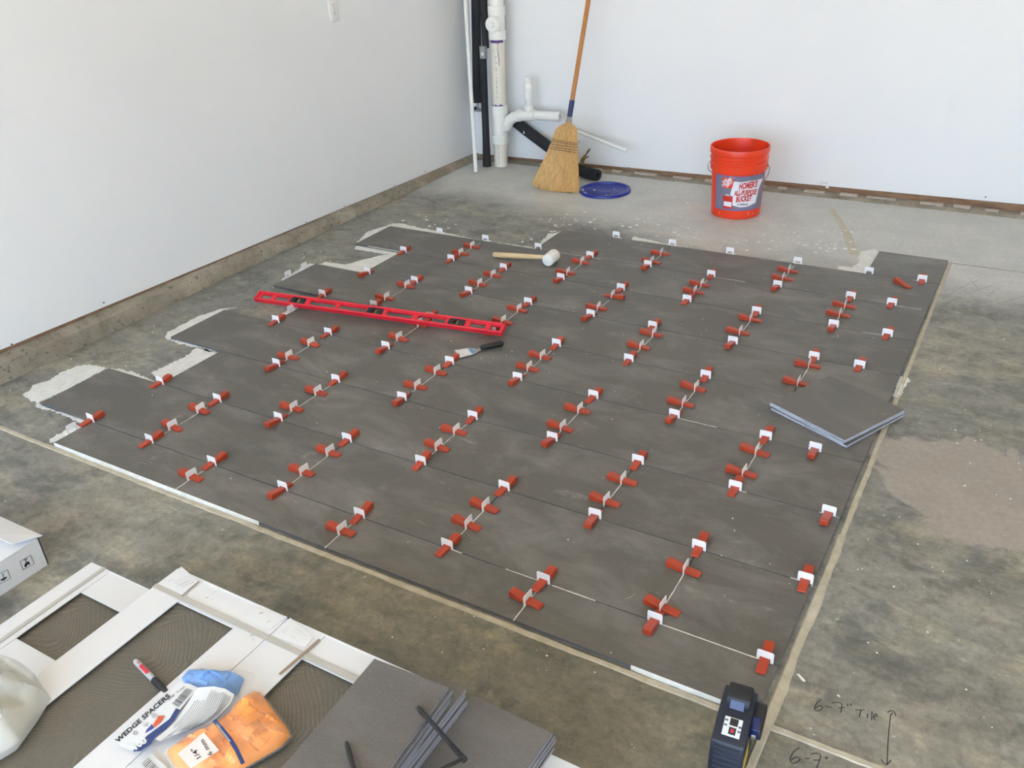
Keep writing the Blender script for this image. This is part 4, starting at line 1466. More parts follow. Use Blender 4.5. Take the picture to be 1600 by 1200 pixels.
pa = on(746, 160, V3((0, 3.53, 0)), (0, 1, 0))
pt_ = on(743.5, 0, V3((0, 3.555, 0)), (0, 1, 0))
f1 = lag('lagged_water_pipe', [pa, pa.lerp(pt_, 0.5), pt_, pt_ + (pt_ - pa) * 0.9], 0.030, 'black foam-lagged pipe hanging in the corner, ending above the floor')
q0 = pa - VT * 0.004
MB().cyl(pa + VT * 0.01, pa - VT * 0.05, 0.009, seg=14).obj('copper_stub', M['metal'], f1)
MB().cyl(pa - VT * 0.045 + V3((-0.018, -0.01, 0)), pa - VT * 0.045 + V3((0.05, -0.02, 0)), 0.011, seg=14).obj('stub_elbow', M['metal'], f1)
MB().cyl(pa - VT * 0.035 + V3((-0.02, -0.03, 0)), pa - VT * 0.035 + V3((-0.004, -0.012, 0)), 0.012, seg=6).obj('bolt_head', M['black'], f1)
pb = at(759.5, 260, 0)
pb = V3((pb.x, pb.y + 0.012, 0))
f2 = lag('lagged_water_pipe', [pb, pb + VT * 0.08, pb + VT * 0.20, pb + VT * 0.36, pb + VT * 0.70], [0.030, 0.026, 0.023, 0.0225, 0.0225], 'black foam-lagged pipe standing on the floor beside the drain stack')
MB().tube([pb + VT * 0.74 + V3((0.01, 0.02, 0)), pb + VT * 1.1 + V3((0.008, 0.02, 0)), pb + VT * 1.8 + V3((0.008, 0.02, 0))], 0.022, 20).obj('foam_sleeve', M['foam'], f2)
cl = pb + VT * 0.72 + V3((0.012, -0.012, 0))
MB().box(cl, (0.04, 0.03, 0.075)).obj('pipe_clamp', M['metal'], f2, bevel=0.003)
MB().box(cl + V3((0.004, -0.018, -0.008)), (0.018, 0.012, 0.02)).obj('clamp_screw', M['carton'], f2, bevel=0.002)
dg = [V3((-0.665, 3.560, 0.298)), V3((-0.50, 3.535, 0.212)), V3((-0.345, 3.505, 0.140)), V3((-0.20, 3.46, 0.080)), V3((-0.11, 3.425, 0.045)), V3((-0.05, 3.405, 0.036)), V3((0.0, 3.402, 0.035)), V3((0.064, 3.40, 0.035))]
f3 = thing('lagged_drain_hose', (-0.05, 3.405, 0), 'thick black foam-lagged pipe running down behind the broom to the floor', 'pipe')
MB().tube(dg[:-2] + [V3((-0.02, 3.398, 0.035)), V3((0.025, 3.384, 0.035))], [0.036, 0.036, 0.036, 0.036, 0.035, 0.035, 0.035, 0.035], 24).obj('foam_sleeve', M['foam'], f3)
MB().pipe((0.015, 3.387, 0.035), (0.066, 3.371, 0.035), 0.0350, 0.0135, 28).obj('open_end', M['foam'], f3)
for t_ in (0.0, 0.022):
    p_ = V3((-0.012 + t_, 3.3955 - t_ * 0.31, 0.035))
    MB().cyl(p_, p_ + V3((0.006, -0.0019, 0)), 0.0360, seg=28).obj('wrap_tape', M['rubber'], f3)
mb = MB().prism([(0, 0.013), (0.0065, -0.006), (-0.005, -0.008)], 0, 0.002, Matrix.Translation(on(818.5, 207, V3((0, 3.46, 0)), (0, 1, 0))) @ Matrix.Rotation(math.radians(90), 4, 'X'))
mb.obj('paper_scrap', M['paper'], f3, smooth=False)
# brass stop valve above the hose end
v0 = on(910, 250, V3((0, 3.42, 0)), (0, 1, 0))
va = thing('brass_valve', (v0.x, v0.y, v0.z - 0.02), 'small aged brass stop valve above the black pipe end', 'valve')
v1 = on(914, 244, V3((0, 3.415, 0)), (0, 1, 0))
v2 = on(920.5, 234, V3((0, 3.41, 0)), (0, 1, 0))
MB().tube([v0 - V3((0.002, 0.004, 0.030)), v0, v1], [0.012, 0.013, 0.011], 14).obj('valve_body', M['brass'], va)
MB().tube([v1, v1.lerp(v2, 0.4), v2, v2 + (v2 - v1) * 0.15], [0.006, 0.009, 0.011, 0.006], 10, 0.45).obj('lever', M['brass'], va)
MB().cyl(v1 + V3((-0.005, -0.01, -0.006)), v1 + V3((0.028, -0.014, 0.002)), 0.007, seg=12).obj('spout', M['brass'], va)
# thin white supply stub pointing out of the wall
g0 = on(884, 198, V3((0, 3.585, 0)), (0, 1, 0))
g1 = on(977, 235, V3((0, 3.40, 0)), (0, 1, 0))
wp = thing('white_supply_pipe', g0, 'thin white plastic pipe stub slanting out behind the broom', 'pipe')
MB().cyl(g0, g1, 0.0105, seg=18).obj('tube', M['pvc'], wp)
gd = (g1 - g0).normalized()
MB().cyl(g1 - gd * 0.012, g1 + gd * 0.012, 0.0145, seg=20).obj('end_cap', M['pvc'], wp, bevel=0.002)
MB().cyl(g0 + V3((0, 0.02, 0)), g0 + gd * 0.02, 0.016, seg=18).obj('wall_collar', M['pvc'], wp)
g2 = on(893, 221.5, V3((0, 3.56, 0)), (0, 1, 0))
g3 = on(909, 221.5, V3((0, 3.52, 0)), (0, 1, 0))
o = MB().cyl(V3((g2.x, YB + 0.005, g2.z)), g3, 0.0085, seg=16).obj('pipe_stub', M['pvc'], origin=V3((g2.x, YB, g2.z)), bevel=0.001)
tag(o, 'short white pipe stub low on the back wall, partly behind the broom', 'pipe')
# slim white pole leaning into the corner
k0 = at(743.5, 269.5, 0)
k1 = on(727, 0, V3((0, 3.45, 0)), (0, 1, 0))
kd = (k1 - k0)
o = MB().pipe(k0 + kd * 1.47 + V3((0, 0, 0.004)), k0 + V3((0.001, 0, 0.003)), 0.0125, 0.0105, 20).obj('leaning_pole', M['pvc'], origin=k0)
tag(o, 'slim white plastic pipe leaning upright into the room corner', 'pipe')

# ------------------------------------------------------------------ outlet on the left wall
oc = lean(XL, 2.290, 1.0975) + V3((0.0, 0, 0))
oc.z = 1.0975
ot = thing('wall_outlet', oc, 'ivory double power outlet cover high on the left wall', 'outlet')
MB().box(oc + V3((0.0035, 0, 0)), (0.007, 0.071, 0.117)).obj('cover_plate', M['outlet'], ot, bevel=0.002, seg=2)
for dz in (-0.0195, 0.0195):
    s_ = MB().cyl(oc + V3((0.005, 0, dz)), oc + V3((0.0085, 0, dz)), 0.0165, seg=24).obj('socket', M['outlet'], ot, bevel=0.0005)
    for y in (-0.006, 0.006):
        MB().box(oc + V3((0.0086, y, dz + 0.003)), (0.0006, 0.002, 0.008)).obj('slot', M['slot'], s_)
    MB().cyl(oc + V3((0.0080, 0, dz - 0.008)), oc + V3((0.0089, 0, dz - 0.008)), 0.0024, seg=10).obj('slot', M['slot'], s_)
MB().cyl(oc + V3((0.0065, 0, 0)), oc + V3((0.0082, 0, 0)), 0.003, seg=12).obj('screw', M['metal'], ot)

# ------------------------------------------------------------------ short stack of square offcut tiles on the right
def square_tile(parent_label, c, rz, w, d, z, group, m='tile_clean', t=0.0085, name='loose_tile'):
    me = tile_mesh(w, d, t)
    if m.startswith('tile_'):
        me = me.copy()
        me.materials.clear()
        me.materials.append(M[m])
    o = bpy.data.objects.new(name, me)
    COL.objects.link(o)
    o.location = (c[0], c[1], z)
    o.rotation_euler = (0, 0, rz)
    return tag(o, parent_label, 'tile', group)


ct = [at(*p, T + 0.0255) for p in ((1203, 628), (1320, 688), (1415, 640))]
cen = (ct[0] + ct[2]) / 2
rz = math.atan2((ct[1] - ct[0]).y, (ct[1] - ct[0]).x)
for i, (nm, da, dx, dy) in enumerate((('bottom', 1.2, 0.004, -0.003), ('middle', -0.9, -0.002, 0.002), ('top', 0.0, 0, 0))):
    square_tile('%s square grey offcut tile of the stack resting across the right edge' % nm, (cen.x + dx, cen.y + dy), rz + math.radians(da), 0.302, 0.302, T + 0.0085 * i, 'square offcut tiles stacked on the floor', 'tile_skylit')

# ------------------------------------------------------------------ cartons of tiles in the foreground
CH = 0.095
CWD, CLN = 0.335, 0.640


def carton(label, x0, y1, z0, window=None, straps=(), tile=True, w=CWD):
    """white tile carton; x0 = left side, y1 = back side. window = (xa, xb, ya, yb) cut in the lid, world coordinates"""
    t = thing('tile_carton', (x0 + w / 2, y1 - CLN / 2, z0), label, 'carton', 'white tile cartons in the foreground')
    th = 0.003
    x1, y0 = x0 + w, y1 - CLN
    mb = MB()
    mb.box(((x0 + x1) / 2, (y0 + y1) / 2, z0 + th / 2 + 0.0002), (w, CLN, th))
    mb.box((x0 + th / 2, (y0 + y1) / 2, z0 + CH / 2), (th, CLN, CH - 0.001))
    mb.box((x1 - th / 2, (y0 + y1) / 2, z0 + CH / 2), (th, CLN, CH - 0.001))
    mb.box(((x0 + x1) / 2, y0 + th / 2, z0 + CH / 2), (w, th, CH - 0.001))
    mb.box(((x0 + x1) / 2, y1 - th / 2, z0 + CH / 2), (w, th, CH - 0.001))
    mb.obj('carton_body', M['carton'], t, smooth=False)
    zt = z0 + CH - th / 2 - 0.0004
    if window:
        xa, xb, ya, yb = window
        for nm, bxs in (('lid_flap', ((x0 + xa) / 2, (y0 + y1) / 2, xa - x0, CLN)), ('lid_flap', ((xb + x1) / 2, (y0 + y1) / 2, x1 - xb, CLN)),
                        ('lid_flap', ((xa + xb) / 2, (yb + y1) / 2, xb - xa, y1 - yb)), ('lid_flap', ((xa + xb) / 2, (y0 + ya) / 2, xb - xa, ya - y0))):
            dz = 0.0 if bxs[2] < 0.16 and bxs[3] > 0.5 else -0.0012
            MB().box((bxs[0], bxs[1], zt + dz), (bxs[2] - 0.0004, bxs[3] - 0.0004, th - 0.0006)).obj(nm, M['carton'], t, smooth=False)
        if tile:
            MB().box(((x0 + x1) / 2, (y0 + y1) / 2, z0 + CH - 0.0145), (w - 0.012, CLN - 0.012, 0.009)).obj('packed_tile', M['comb'], t, smooth=False)
    else:
        MB().box(((x0 + x1) / 2, (y0 + y1) / 2, zt), (w, CLN, th)).obj('lid_flap', M['carton'], t, smooth=False)
    for kind, c, wd in straps:
        mb = MB()
        if kind == 'x':      # across, at y = c
            mb.box(((x0 + x1) / 2, c, z0 + CH + 0.0006), (w + 0.002, wd, 0.001))
            mb.box((x0 - 0.0006, c, z0 + CH / 2), (0.001, wd, CH))
            mb.box((x1 + 0.0006, c, z0 + CH / 2), (0.001, wd, CH))
        else:
            mb.box((c, (y0 + y1) / 2, z0 + CH + 0.0006), (wd, CLN + 0.002, 0.001))
            mb.box((c, y1 + 0.0006, z0 + CH / 2), (wd, 0.001, CH))
            mb.box((c, y0 - 0.0006, z0 + CH / 2), (wd, 0.001, CH))
        mb.obj('strap', M['strap'], t, smooth=False)
    return t


ZA, ZB = 2 * CH, 3 * CH
zQ, zP = zm(0, 860, 5.333), zm(220, 870, 4.2105)
A0 = at(143, 878, ZA)
B0 = at(280, 886, ZB)
seam = at(450, 966, ZB)
b1x = B0.x
wB = seam.x - B0.x - 0.001
b2x = seam.x + 0.001
yB = (B0.y + seam.y + at(584, 1026, ZB).y) / 3
# column A (two cartons)
ax0 = A0.x
aw = min(CWD, b1x - ax0 - 0.004)
wa, wb_ = at(*zQ(672, 345), ZA), at(*zQ(150, 735), ZA)
carton('white tile carton underneath the left one of the strapped cartons', ax0, A0.y, 0, w=aw)
cA = carton('white strapped tile carton with a cut window, left of the marker', ax0, A0.y, CH, (wa.x, min(wa.x + 0.195, ax0 + aw - 0.03), wb_.y, wa.y), (('y', at(*zQ(860, 155), ZA).x, 0.011),), w=aw)
for nm, z in (('bottom', 0), ('middle', CH)):
    carton('white tile carton at the %s of the stack below the marker' % nm, b1x, yB, z, w=wB)
    carton('white tile carton at the %s of the stack below the orange bag' % nm, b2x, yB, z, w=wB)
w1, w2 = at(*zP(240, 292), ZB), at(*zP(618, 458), ZB)
sy = at(*zP(470, 365), ZB).y
cB1 = carton('white strapped tile carton with the marker in its cut window', b1x, yB, 2 * CH, (w1.x, w2.x, yB - CLN + 0.10, w1.y), (('x', sy, 0.013),), w=wB)
w3 = at(*zP(1060, 668), ZB)
cB2 = carton('white strapped tile carton under the spacer bags and tile stack', b2x, yB, 2 * CH, (w3.x, b2x + wB - 0.035, yB - CLN + 0.10, w3.y), (('x', sy, 0.013),), w=wB)
b3x = b2x + wB + 0.004
s2b = at(864, 1183, ZA)
yB3 = s2b.y + 0.004
for nm, z in (('lower', 0), ('upper', CH)):
    carton('%s white tile carton below the rightmost tile stack' % nm, b3x, yB3, z, w=CWD)

# papers stuck on the cartons
def sheet(name, label, pts, z, zz, m, cat, thick=0.0006, group=None, parent=None):
    w = [at(*zz(*p), z) for p in pts]
    mb = MB().prism([(p.x, p.y) for p in w], z, z + thick)
    if parent:
        return mb.obj(name, m, parent, smooth=False)
    c = sum(w, V3()) / len(w)
    o = mb.obj(name, m, origin=V3((c.x, c.y, z)), smooth=False)
    return tag(o, label, cat, group)


def scrib(parent, zz, z, rows, m, seed=1):
    """illegible small print: rows of short dashes; a row = (start, end, thickness)"""
    rnd = random.Random(seed)
    mb = MB()
    for (a, b, w) in rows:
        A, B = at(*zz(*a), z), at(*zz(*b), z)
        L = (B - A).length
        d = (B - A).normalized()
        q = V3((-d.y, d.x, 0))
        s = 0.0
        while s < L:
            l = rnd.uniform(0.002, 0.006)
            p, e = A + d * s, A + d * min(L, s + l)
            mb.add([p - q * w, e - q * w, e + q * w, p + q * w], [(0, 1, 2, 3)])
            s += l + rnd.uniform(0.0008, 0.002)
    return mb.obj('small_print', m, parent, smooth=False)


ZS = ZB + 0.0002
p1 = sheet('paper_slip', 'printed paper slip on the back left corner of the marker carton', [(268, 66), (100, 185), (98, 207), (270, 256), (320, 210), (380, 162)], ZS, zP, M['paper'], 'paper')
scrib(p1, zP, ZS + 0.0008, [((180, 160), (215, 145), 0.0006), ((215, 165), (330, 118), 0.0003), ((225, 178), (340, 132), 0.0003), ((240, 190), (320, 155), 0.0006), ((262, 188), (360, 145), 0.0003), ((275, 195), (350, 165), 0.0006)], M['print'], 3)
p2 = sheet('paper_slip', 'paper slip with a smudged stamp, left of the carton seam', [(745, 345), (680, 408), (850, 478), (965, 395), (880, 372)], ZS, zP, M['paper'], 'paper')
scrib(p2, zP, ZS + 0.0008, [((780, 372), (805, 366), 0.002), ((825, 432), (855, 420), 0.0009)], M['faint'], 4)
p3 = sheet('paper_slip', 'curled printed paper slip right of the carton seam', [(985, 402), (868, 520), (1080, 600), (1135, 530)], ZS + 0.0002, zP, M['paper'], 'paper')
scrib(p3, zP, ZS + 0.0012, [((925, 495), (985, 455), 0.0003), ((935, 505), (965, 485), 0.0003), ((990, 520), (1015, 535), 0.0004), ((1005, 468), (1070, 500), 0.0003), ((1000, 490), (1090, 520), 0.0002)], M['faint'], 5)
scrib(cB1, zP, ZB + 0.0004, [((425, 272), (450, 262), 0.0012), ((460, 245), (520, 210), 0.0006), ((470, 275), (478, 282), 0.0006)], M['faint'], 6)
scrib(cB1, zP, ZB + 0.0004, [((722, 520), (752, 508), 0.0018), ((735, 545), (748, 535), 0.0008)], M['faint'], 7)
o = sheet('kraft_strip', 'torn strip of brown kraft card tucked under the strap', [(1172, 540), (1182, 552), (1065, 655), (922, 775), (905, 772), (1040, 655)], ZB + 0.0013, zP, M['kraft'], 'card strip', 0.0012)
o = sheet('kraft_edge', '', [(380, 160), (385, 166), (322, 218), (272, 264), (266, 260), (318, 212)], ZB + 0.0010, zP, M['kraft'], '', 0.0006, parent=p1)

# ------------------------------------------------------------------ open carton at the left edge
q0 = at(76, 881.5, 0)
HB = 0.092
bx = thing('open_carton', (q0.x - 0.17, q0.y - 0.32, 0), 'white carton with handling symbols and a lifted flap at the left edge', 'carton')
x1, y1 = q0.x, q0.y
x0, y0 = x1 - 0.335, y1 - 0.64
th = 0.003
for nm, c, s in (('front_side', (x1 - th / 2, (y0 + y1) / 2, HB / 2), (th, 0.64, HB)), ('rear_side', (x0 + th / 2, (y0 + y1) / 2, HB / 2), (th, 0.64, HB)), ('end_side', ((x0 + x1) / 2, y1 - th / 2, HB / 2), (0.335, th, HB)), ('end_side', ((x0 + x1) / 2, y0 + th / 2, HB / 2), (0.335, th, HB)), ('bottom', ((x0 + x1) / 2, (y0 + y1) / 2, th / 2), (0.329, 0.634, th))):
    MB().box(c, s).obj(nm, M['carton'], bx, smooth=False)
MB().box(((x0 + x1) / 2, (y0 + y1) / 2, 0.04), (0.31, 0.61, 0.070)).obj('packed_tile', M['tile_clean'], bx, smooth=False)
# long flaps folded in, short end flap lifted
zC8 = zm(0, 780, 7.5)
MB().box((x1 - 0.045, (y0 + y1) / 2, HB + 0.0005), (0.09, 0.63, 0.0025)).obj('side_flap', M['carton'], bx, smooth=False)
MB().box((x0 + 0.045, (y0 + y1) / 2, HB + 0.0005), (0.09, 0.63, 0.0025)).obj('side_flap', M['carton'], bx, smooth=False)
fp = [at(*zC8(x_, y_), z_) for x_, y_, z_ in ((497, 432, HB + 0.004), (140, 532, HB + 0.022), (-120, 420, HB + 0.03), (-420, 20, HB + 0.004))]
fv = [p + V3((0, 0, d)) for d in (0, 0.0028) for p in fp]
MB().add(fv, [(3, 2, 1, 0), (4, 5, 6, 7), (0, 1, 5, 4), (1, 2, 6, 5), (2, 3, 7, 6), (3, 0, 4, 7)]).obj('end_flap', M['carton'], bx, smooth=False)
MB().box((x1 - 0.0035, y1 - 0.001, HB / 2), (0.004, 0.004, HB + 0.004)).obj('kraft_corner', M['kraft'], bx, smooth=False)
fc = lambda x_, y_: on(*zC8(x_, y_), V3((x1 + 0.0005, 0, 0)), (1, 0, 0))


def fpoly(mb, pts):
    P = [fc(*p) for p in pts]
    mb.add(P, [tuple(range(len(P)))])


def fline(mb, pts, w=0.0011):
    mb.tube([fc(*p) for p in pts], w * 0.6, 5)


mb = MB()
fline(mb, [(235, 732), (358, 655), (398, 755), (270, 830), (235, 732)])
fpoly(mb, [(285, 790), (288, 765), (302, 742), (325, 730), (345, 735), (354, 760), (340, 768), (336, 762), (315, 776), (316, 792), (298, 798)])
fline(mb, [(308, 740), (298, 708)], 0.0016)
fline(mb, [(280, 718), (318, 697)], 0.0016)
fline(mb, [(-60, 900), (85, 826), (122, 925), (-20, 1005)])
fpoly(mb, [(0, 945), (30, 930), (78, 905), (80, 920), (62, 940), (40, 955), (15, 955)])
fline(mb, [(42, 925), (36, 885), (28, 880), (22, 888)], 0.0014)
mb.obj('handling_symbol', M['labelblack'], bx, smooth=False)

# ------------------------------------------------------------------ cut tile stacks in the middle foreground
def stack(n, corners, ztop, length, sgn, names, group):
    """corners: back-left, back-right of the top tile (world); tiles reach towards the viewer"""
    bl, brr = corners
    e = (brr - bl)
    w = e.length
    e.normalize()
    f = V3((e.y, -e.x, 0))
    c = bl + e * (w / 2) + f * (length / 2)
    rz = math.atan2(e.y, e.x)
    rnd = random.Random(sgn)
    for i in range(n):
        z = ztop - 0.0085 * (n - i)
        top = i == n - 1
        dx, dy = (0, 0) if top else (rnd.uniform(-0.001, 0.006), rnd.uniform(-0.006, 0.002))
        p = c + e * dx + f * dy
        square_tile('%s %s' % (ORD[n - 1 - i] if not top else 'topmost', names), (p.x, p.y), rz + (0 if top else math.radians(rnd.uniform(-0.5, 0.5))), w, length, z, group)


N1, N2 = 5, 5
z1, z2 = ZB + 0.0025 + 0.0085 * N1, ZA + 0.001 + 0.0085 * N2
stack(N1, (at(585, 1028.5, z1), at(700.5, 1073.5, z1)), z1, 0.61, 11, 'cut grey tile from top in the stack beside the orange bag', 'cut tiles stacked in the foreground')
stack(N2, (at(742.5, 1087.6, z2), at(863.4, 1145, z2)), z2, 0.61, 23, 'cut grey tile from top in the rightmost foreground stack', 'cut tiles stacked in the foreground')

e2_ = at(742.5, 1087.6, z2)
sw = min(0.085, e2_.x - b3x - 0.006)
rnd = random.Random(41)
for i in range(10):
    square_tile('%s narrow grey offcut strip from top, wedged between the two foreground stacks' % ORD[9 - i], (b3x + 0.004 + sw / 2 + rnd.uniform(-0.003, 0.002), yB3 - 0.006 - 0.305 + rnd.uniform(-0.006, 0.002), 0), 0.0, sw, 0.61, ZA + 0.001 + 0.0085 * i, 'narrow tile offcuts stacked in the foreground')

# ------------------------------------------------------------------ black glasses lying over both stacks
ZG = z1 + 0.004
r_tip, r_h = at(653, 1105, ZG), at(727, 1193, ZG)
l_tip, l_b = at(541, 1160, ZG), at(553, 1203, ZG)
gl = thing('eyeglasses', (r_h.x, r_h.y, z1), 'black framed glasses with long temples lying on the cut tile stacks', 'glasses')
gr = (r_h - r_tip).normalized()
MB().tube([r_tip, r_tip + gr * 0.012 + V3((0, 0, 0.002)), r_tip.lerp(r_h, 0.35) + V3((0, 0, 0.004)), r_tip.lerp(r_h, 0.7) + V3((0, 0, 0.006)), r_h + V3((0, 0, 0.008))], [0.003, 0.0045, 0.0040, 0.0046, 0.0055], 10).obj('temple', M['black'], gl)
l_h = l_tip + (gr * 0.85 + (l_b - l_tip).normalized() * 0.35).normalized() * 0.145
MB().tube([l_tip, l_tip.lerp(l_b, 0.3) + V3((0, 0, 0.002)), l_b + V3((0, 0, 0.004)), l_b.lerp(l_h, 0.5) + V3((0, 0, 0.006)), l_h + V3((0, 0, 0.008))], [0.003, 0.0045, 0.0040, 0.0046, 0.0055], 10).obj('temple', M['black'], gl)
fe = (l_h - r_h)
fw = fe.length
fe.normalize()
for s_ in (0.25, 0.75):
    c = r_h + fe * (fw * s_) + V3((0, 0, 0.010)) + gr * 0.004
    ring = [c + fe * (fw * 0.22 * math.cos(2 * math.pi * k / 28)) + V3((0, 0, 0.010)) + (V3((0, 0, 1)) * 0.6 + gr * 0.5) * (0.019 * math.sin(2 * math.pi * k / 28)) for k in range(29)]
    MB().tube(ring, 0.0028, 8).obj('rim', M['black'], gl)
    MB().add(ring[:-1], [tuple(range(28))]).obj('lens', M['laserwin'], gl)
MB().tube([r_h + V3((0, 0, 0.012)), r_h + fe * fw * 0.05 + V3((0, 0, 0.018))], 0.0045, 8).obj('hinge', M['black'], gl)
MB().tube([r_h + fe * fw * 0.46 + V3((0, 0, 0.020)), r_h + fe * fw * 0.54 + V3((0, 0, 0.020))], 0.0025, 8).obj('bridge', M['black'], gl)

# ------------------------------------------------------------------ marker
zR = zm(160, 1020, 5)
ZT = ZB - 0.0095
m0, m1 = at(*zR(255, 60), ZT + 0.006), at(*zR(480, 290), ZT + 0.006)
md = (m1 - m0)
md.z = 0
md.normalize()
m0 = V3((m0.x, m0.y, ZT + 0.0062))
mk = thing('marker_pen', (m0.x, m0.y, ZT), 'grey permanent marker with a black cap lying on the carton tile', 'marker')
Mm = Matrix.Translation(m0) @ md.to_track_quat('Z', 'Y').to_matrix().to_4x4()
MB().lathe([(0, 0), (0.004, 0.0006), (0.0056, 0.004), (0.006, 0.01), (0.006, 0.080), (0, 0.080)], 24, Mm).obj('barrel', M['pen'], mk)
MB().lathe([(0, 0.077), (0.0064, 0.077), (0.0066, 0.079), (0.0062, 0.118), (0.0050, 0.126), (0, 0.127)], 24, Mm).obj('cap', M['black'], mk)
# red print band on the upper side
up2 = V3((0, 0, 1))
sd = md.cross(up2)
rg = []
for i in range(9):
    s = 0.026 + 0.032 * i / 8
    rg.append([m0 + md * s + (up2 * math.cos(a) + sd * math.sin(a)) * 0.00615 for a in (-0.55, -0.2, 0.15, 0.5, 0.8)])
MB().rings(rg, closed=False).obj('brand_print', M['penred'], mk)
rg = []
for i in range(3):
    s = 0.015 + 0.004 * i / 2
    rg.append([m0 + md * s + (up2 * math.cos(a) + sd * math.sin(a)) * 0.00615 for a in (-0.3, 0.1, 0.4)])
MB().rings(rg, closed=False).obj('brand_print', M['penred'], mk)

# ------------------------------------------------------------------ bags
def resample(P, n):
    P = [V3(p) for p in P]
    L = [(P[(i + 1) % len(P)] - P[i]).length for i in range(len(P))]
    tot = sum(L)
    out = []
    for k in range(n):
        s = tot * k / n
        for i, l in enumerate(L):
            if s <= l:
                out.append(P[i].lerp(P[(i + 1) % len(P)], s / l))
                break
            s -= l
    return out


def pillow(outline, z0, h, lump=0.3, fr=22.0, seed=0, n=64, m=12, edge=2.2, cellk=0.0):
    O = resample(outline, n)
    c = sum(O, V3()) / n
    mb = MB()
    rr = []
    for j in range(m + 1):
        s = 1 - j / m
        ring = []
        for p in O:
            q = c.lerp(p, max(s, 0.02))
            hh = h * (1 - s ** edge) ** 0.7
            hh += h * lump * noise.noise(V3((q.x * fr, q.y * fr, seed))) * min(1, (1 - s) * 4)
            hh += h * lump * cellk * noise.cell(V3((q.x * fr * 1.7 + seed, q.y * fr * 1.7, 0))) * min(1, (1 - s) * 4)
            ring.append(V3((q.x, q.y, z0 + max(0.0008, hh))))
        rr.append(ring)
    base = [V3((p.x, p.y, z0)) for p in rr[0]]
    mb.rings([base] + rr)
    return mb


Z0 = ZB + 0.0016
# bag with blue wedge spacers and a folded printed card
B1 = lambda *pts: [at(*zR(*p), Z0) for p in pts]
g = thing('spacer_bag', at(*zR(650, 430), Z0), 'clear bag of light blue wedge spacers with a white printed header card', 'bag')
pillow(B1((620, 200), (660, 150), (850, 140), (1040, 165), (1110, 205), (1060, 320), (1000, 360), (880, 340), (740, 300), (650, 260)), Z0, 0.020, 0.5, 28, 3, 90, 20, 2.4, 0.35).obj('blue_spacers', M['bluestuff'], g, ang=25)
pillow(B1((600, 210), (630, 135), (850, 128), (1060, 145), (1190, 165), (1175, 260), (1080, 350), (960, 400), (800, 360), (660, 290)), Z0 - 0.0004, 0.0245, 0.2, 30, 9).obj('clear_film', M['film'], g, ang=30)
ZC = Z0 + 0.018
cardp = [(95, 690), (190, 590), (330, 470), (480, 345), (600, 228), (690, 245), (750, 275), (640, 400), (560, 500), (440, 610), (340, 700), (240, 770), (150, 735)]
zc = lambda x_, y_: Z0 + 0.003 + 0.017 * max(0, min(1, (x_ - 60) / 560.0))


def cpt(x_, y_, o_=0.0):
    return at(*zR(x_, y_), zc(x_, y_) + o_)


P = [cpt(*p) for p in cardp]
P2 = [cpt(*p, 0.0005) for p in cardp]
n = len(P)
cobj = MB().add(P + P2, [tuple(range(n - 1, -1, -1)), tuple(range(n, 2 * n))] + [(i, (i + 1) % n, n + (i + 1) % n, n + i) for i in range(n)]).obj('header_card', M['card'], g, smooth=False)


def card_text(mb, s, p0, p1, h, bold=0.02, shear=0.0, off=0.0012):
    vs, fs, w = text_geo(s, bold, shear)
    dx, dy = p1[0] - p0[0], p1[1] - p0[1]
    l = math.hypot(dx, dy)
    ux, uy = dx / l, dy / l
    mb.add([cpt(p0[0] + dx * x / w + uy * y / 0.72 * h, p0[1] + dy * x / w - ux * y / 0.72 * h, off) for x, y in vs], fs)


def card_poly(mb, pts, off=0.0010):
    P = [cpt(*p, off) for p in pts]
    mb.add(P, [tuple(range(len(P)))])


mb = MB()
card_text(mb, 'WEDGE SPACERS', (118, 705), (532, 340), 34, 0.035, 0.0)
card_text(mb, '3/16"  5 mm', (520, 372), (645, 268), 16, 0.01)
mb.obj('card_lettering', M['labelblack'], cobj, smooth=False)
mb = MB()
rnd = random.Random(8)
u0, u1 = (543, 395), (655, 275)
w0_, w1_ = (595, 425), (712, 290)
s = 0.0
while s < 0.97:
    b_ = rnd.choice([0.018, 0.03, 0.045])
    f = lambda a, b, t: (a[0] + (b[0] - a[0]) * t, a[1] + (b[1] - a[1]) * t)
    card_poly(mb, [f(u0, u1, s), f(u0, u1, min(1, s + b_)), f(w0_, w1_, min(1, s + b_)), f(w0_, w1_, s)])
    s += b_ + rnd.choice([0.016, 0.026, 0.035])
mb.obj('barcode', M['print'], cobj, smooth=False)
mb = MB()
for a_ in (((575, 432), (607, 445), (560, 530), (525, 515)), ((525, 515), (560, 530), (490, 600), (440, 580)), ((440, 580), (490, 600), (420, 655), (350, 645)), ((350, 645), (420, 655), (378, 712), (300, 768), (238, 772), (262, 735))):
    card_poly(mb, a_)
mb.obj('navy_band', M['cardnavy'], cobj, smooth=False)
mb = MB()
card_poly(mb, [(440, 492), (487, 490), (455, 545), (400, 588), (395, 560)])
mb.obj('card_picture', M['cardred'], cobj, smooth=False)
mb = MB()
card_poly(mb, [(388, 555), (400, 590), (332, 630), (345, 600)])
mb.obj('card_picture', M['cardblue'], cobj, smooth=False)
mb = MB()
for cx_, cy_, r_ in ((408, 490, 26), (340, 560, 22), (258, 625, 24)):
    card_poly(mb, [(cx_ + r_ * math.cos(t), cy_ + r_ * 0.8 * math.sin(t)) for t in lin(0, 5.9, 12)], 0.0009)
mb.obj('card_picture', M['cardgrey'], cobj, smooth=False)
mb = MB()
card_text(mb, '100', (258, 757), (352, 692), 42, 0.07, 0.0, 0.0018)
card_text(mb, 'W', (325, 572), (362, 545), 24, 0.03, 0.0, 0.0018)
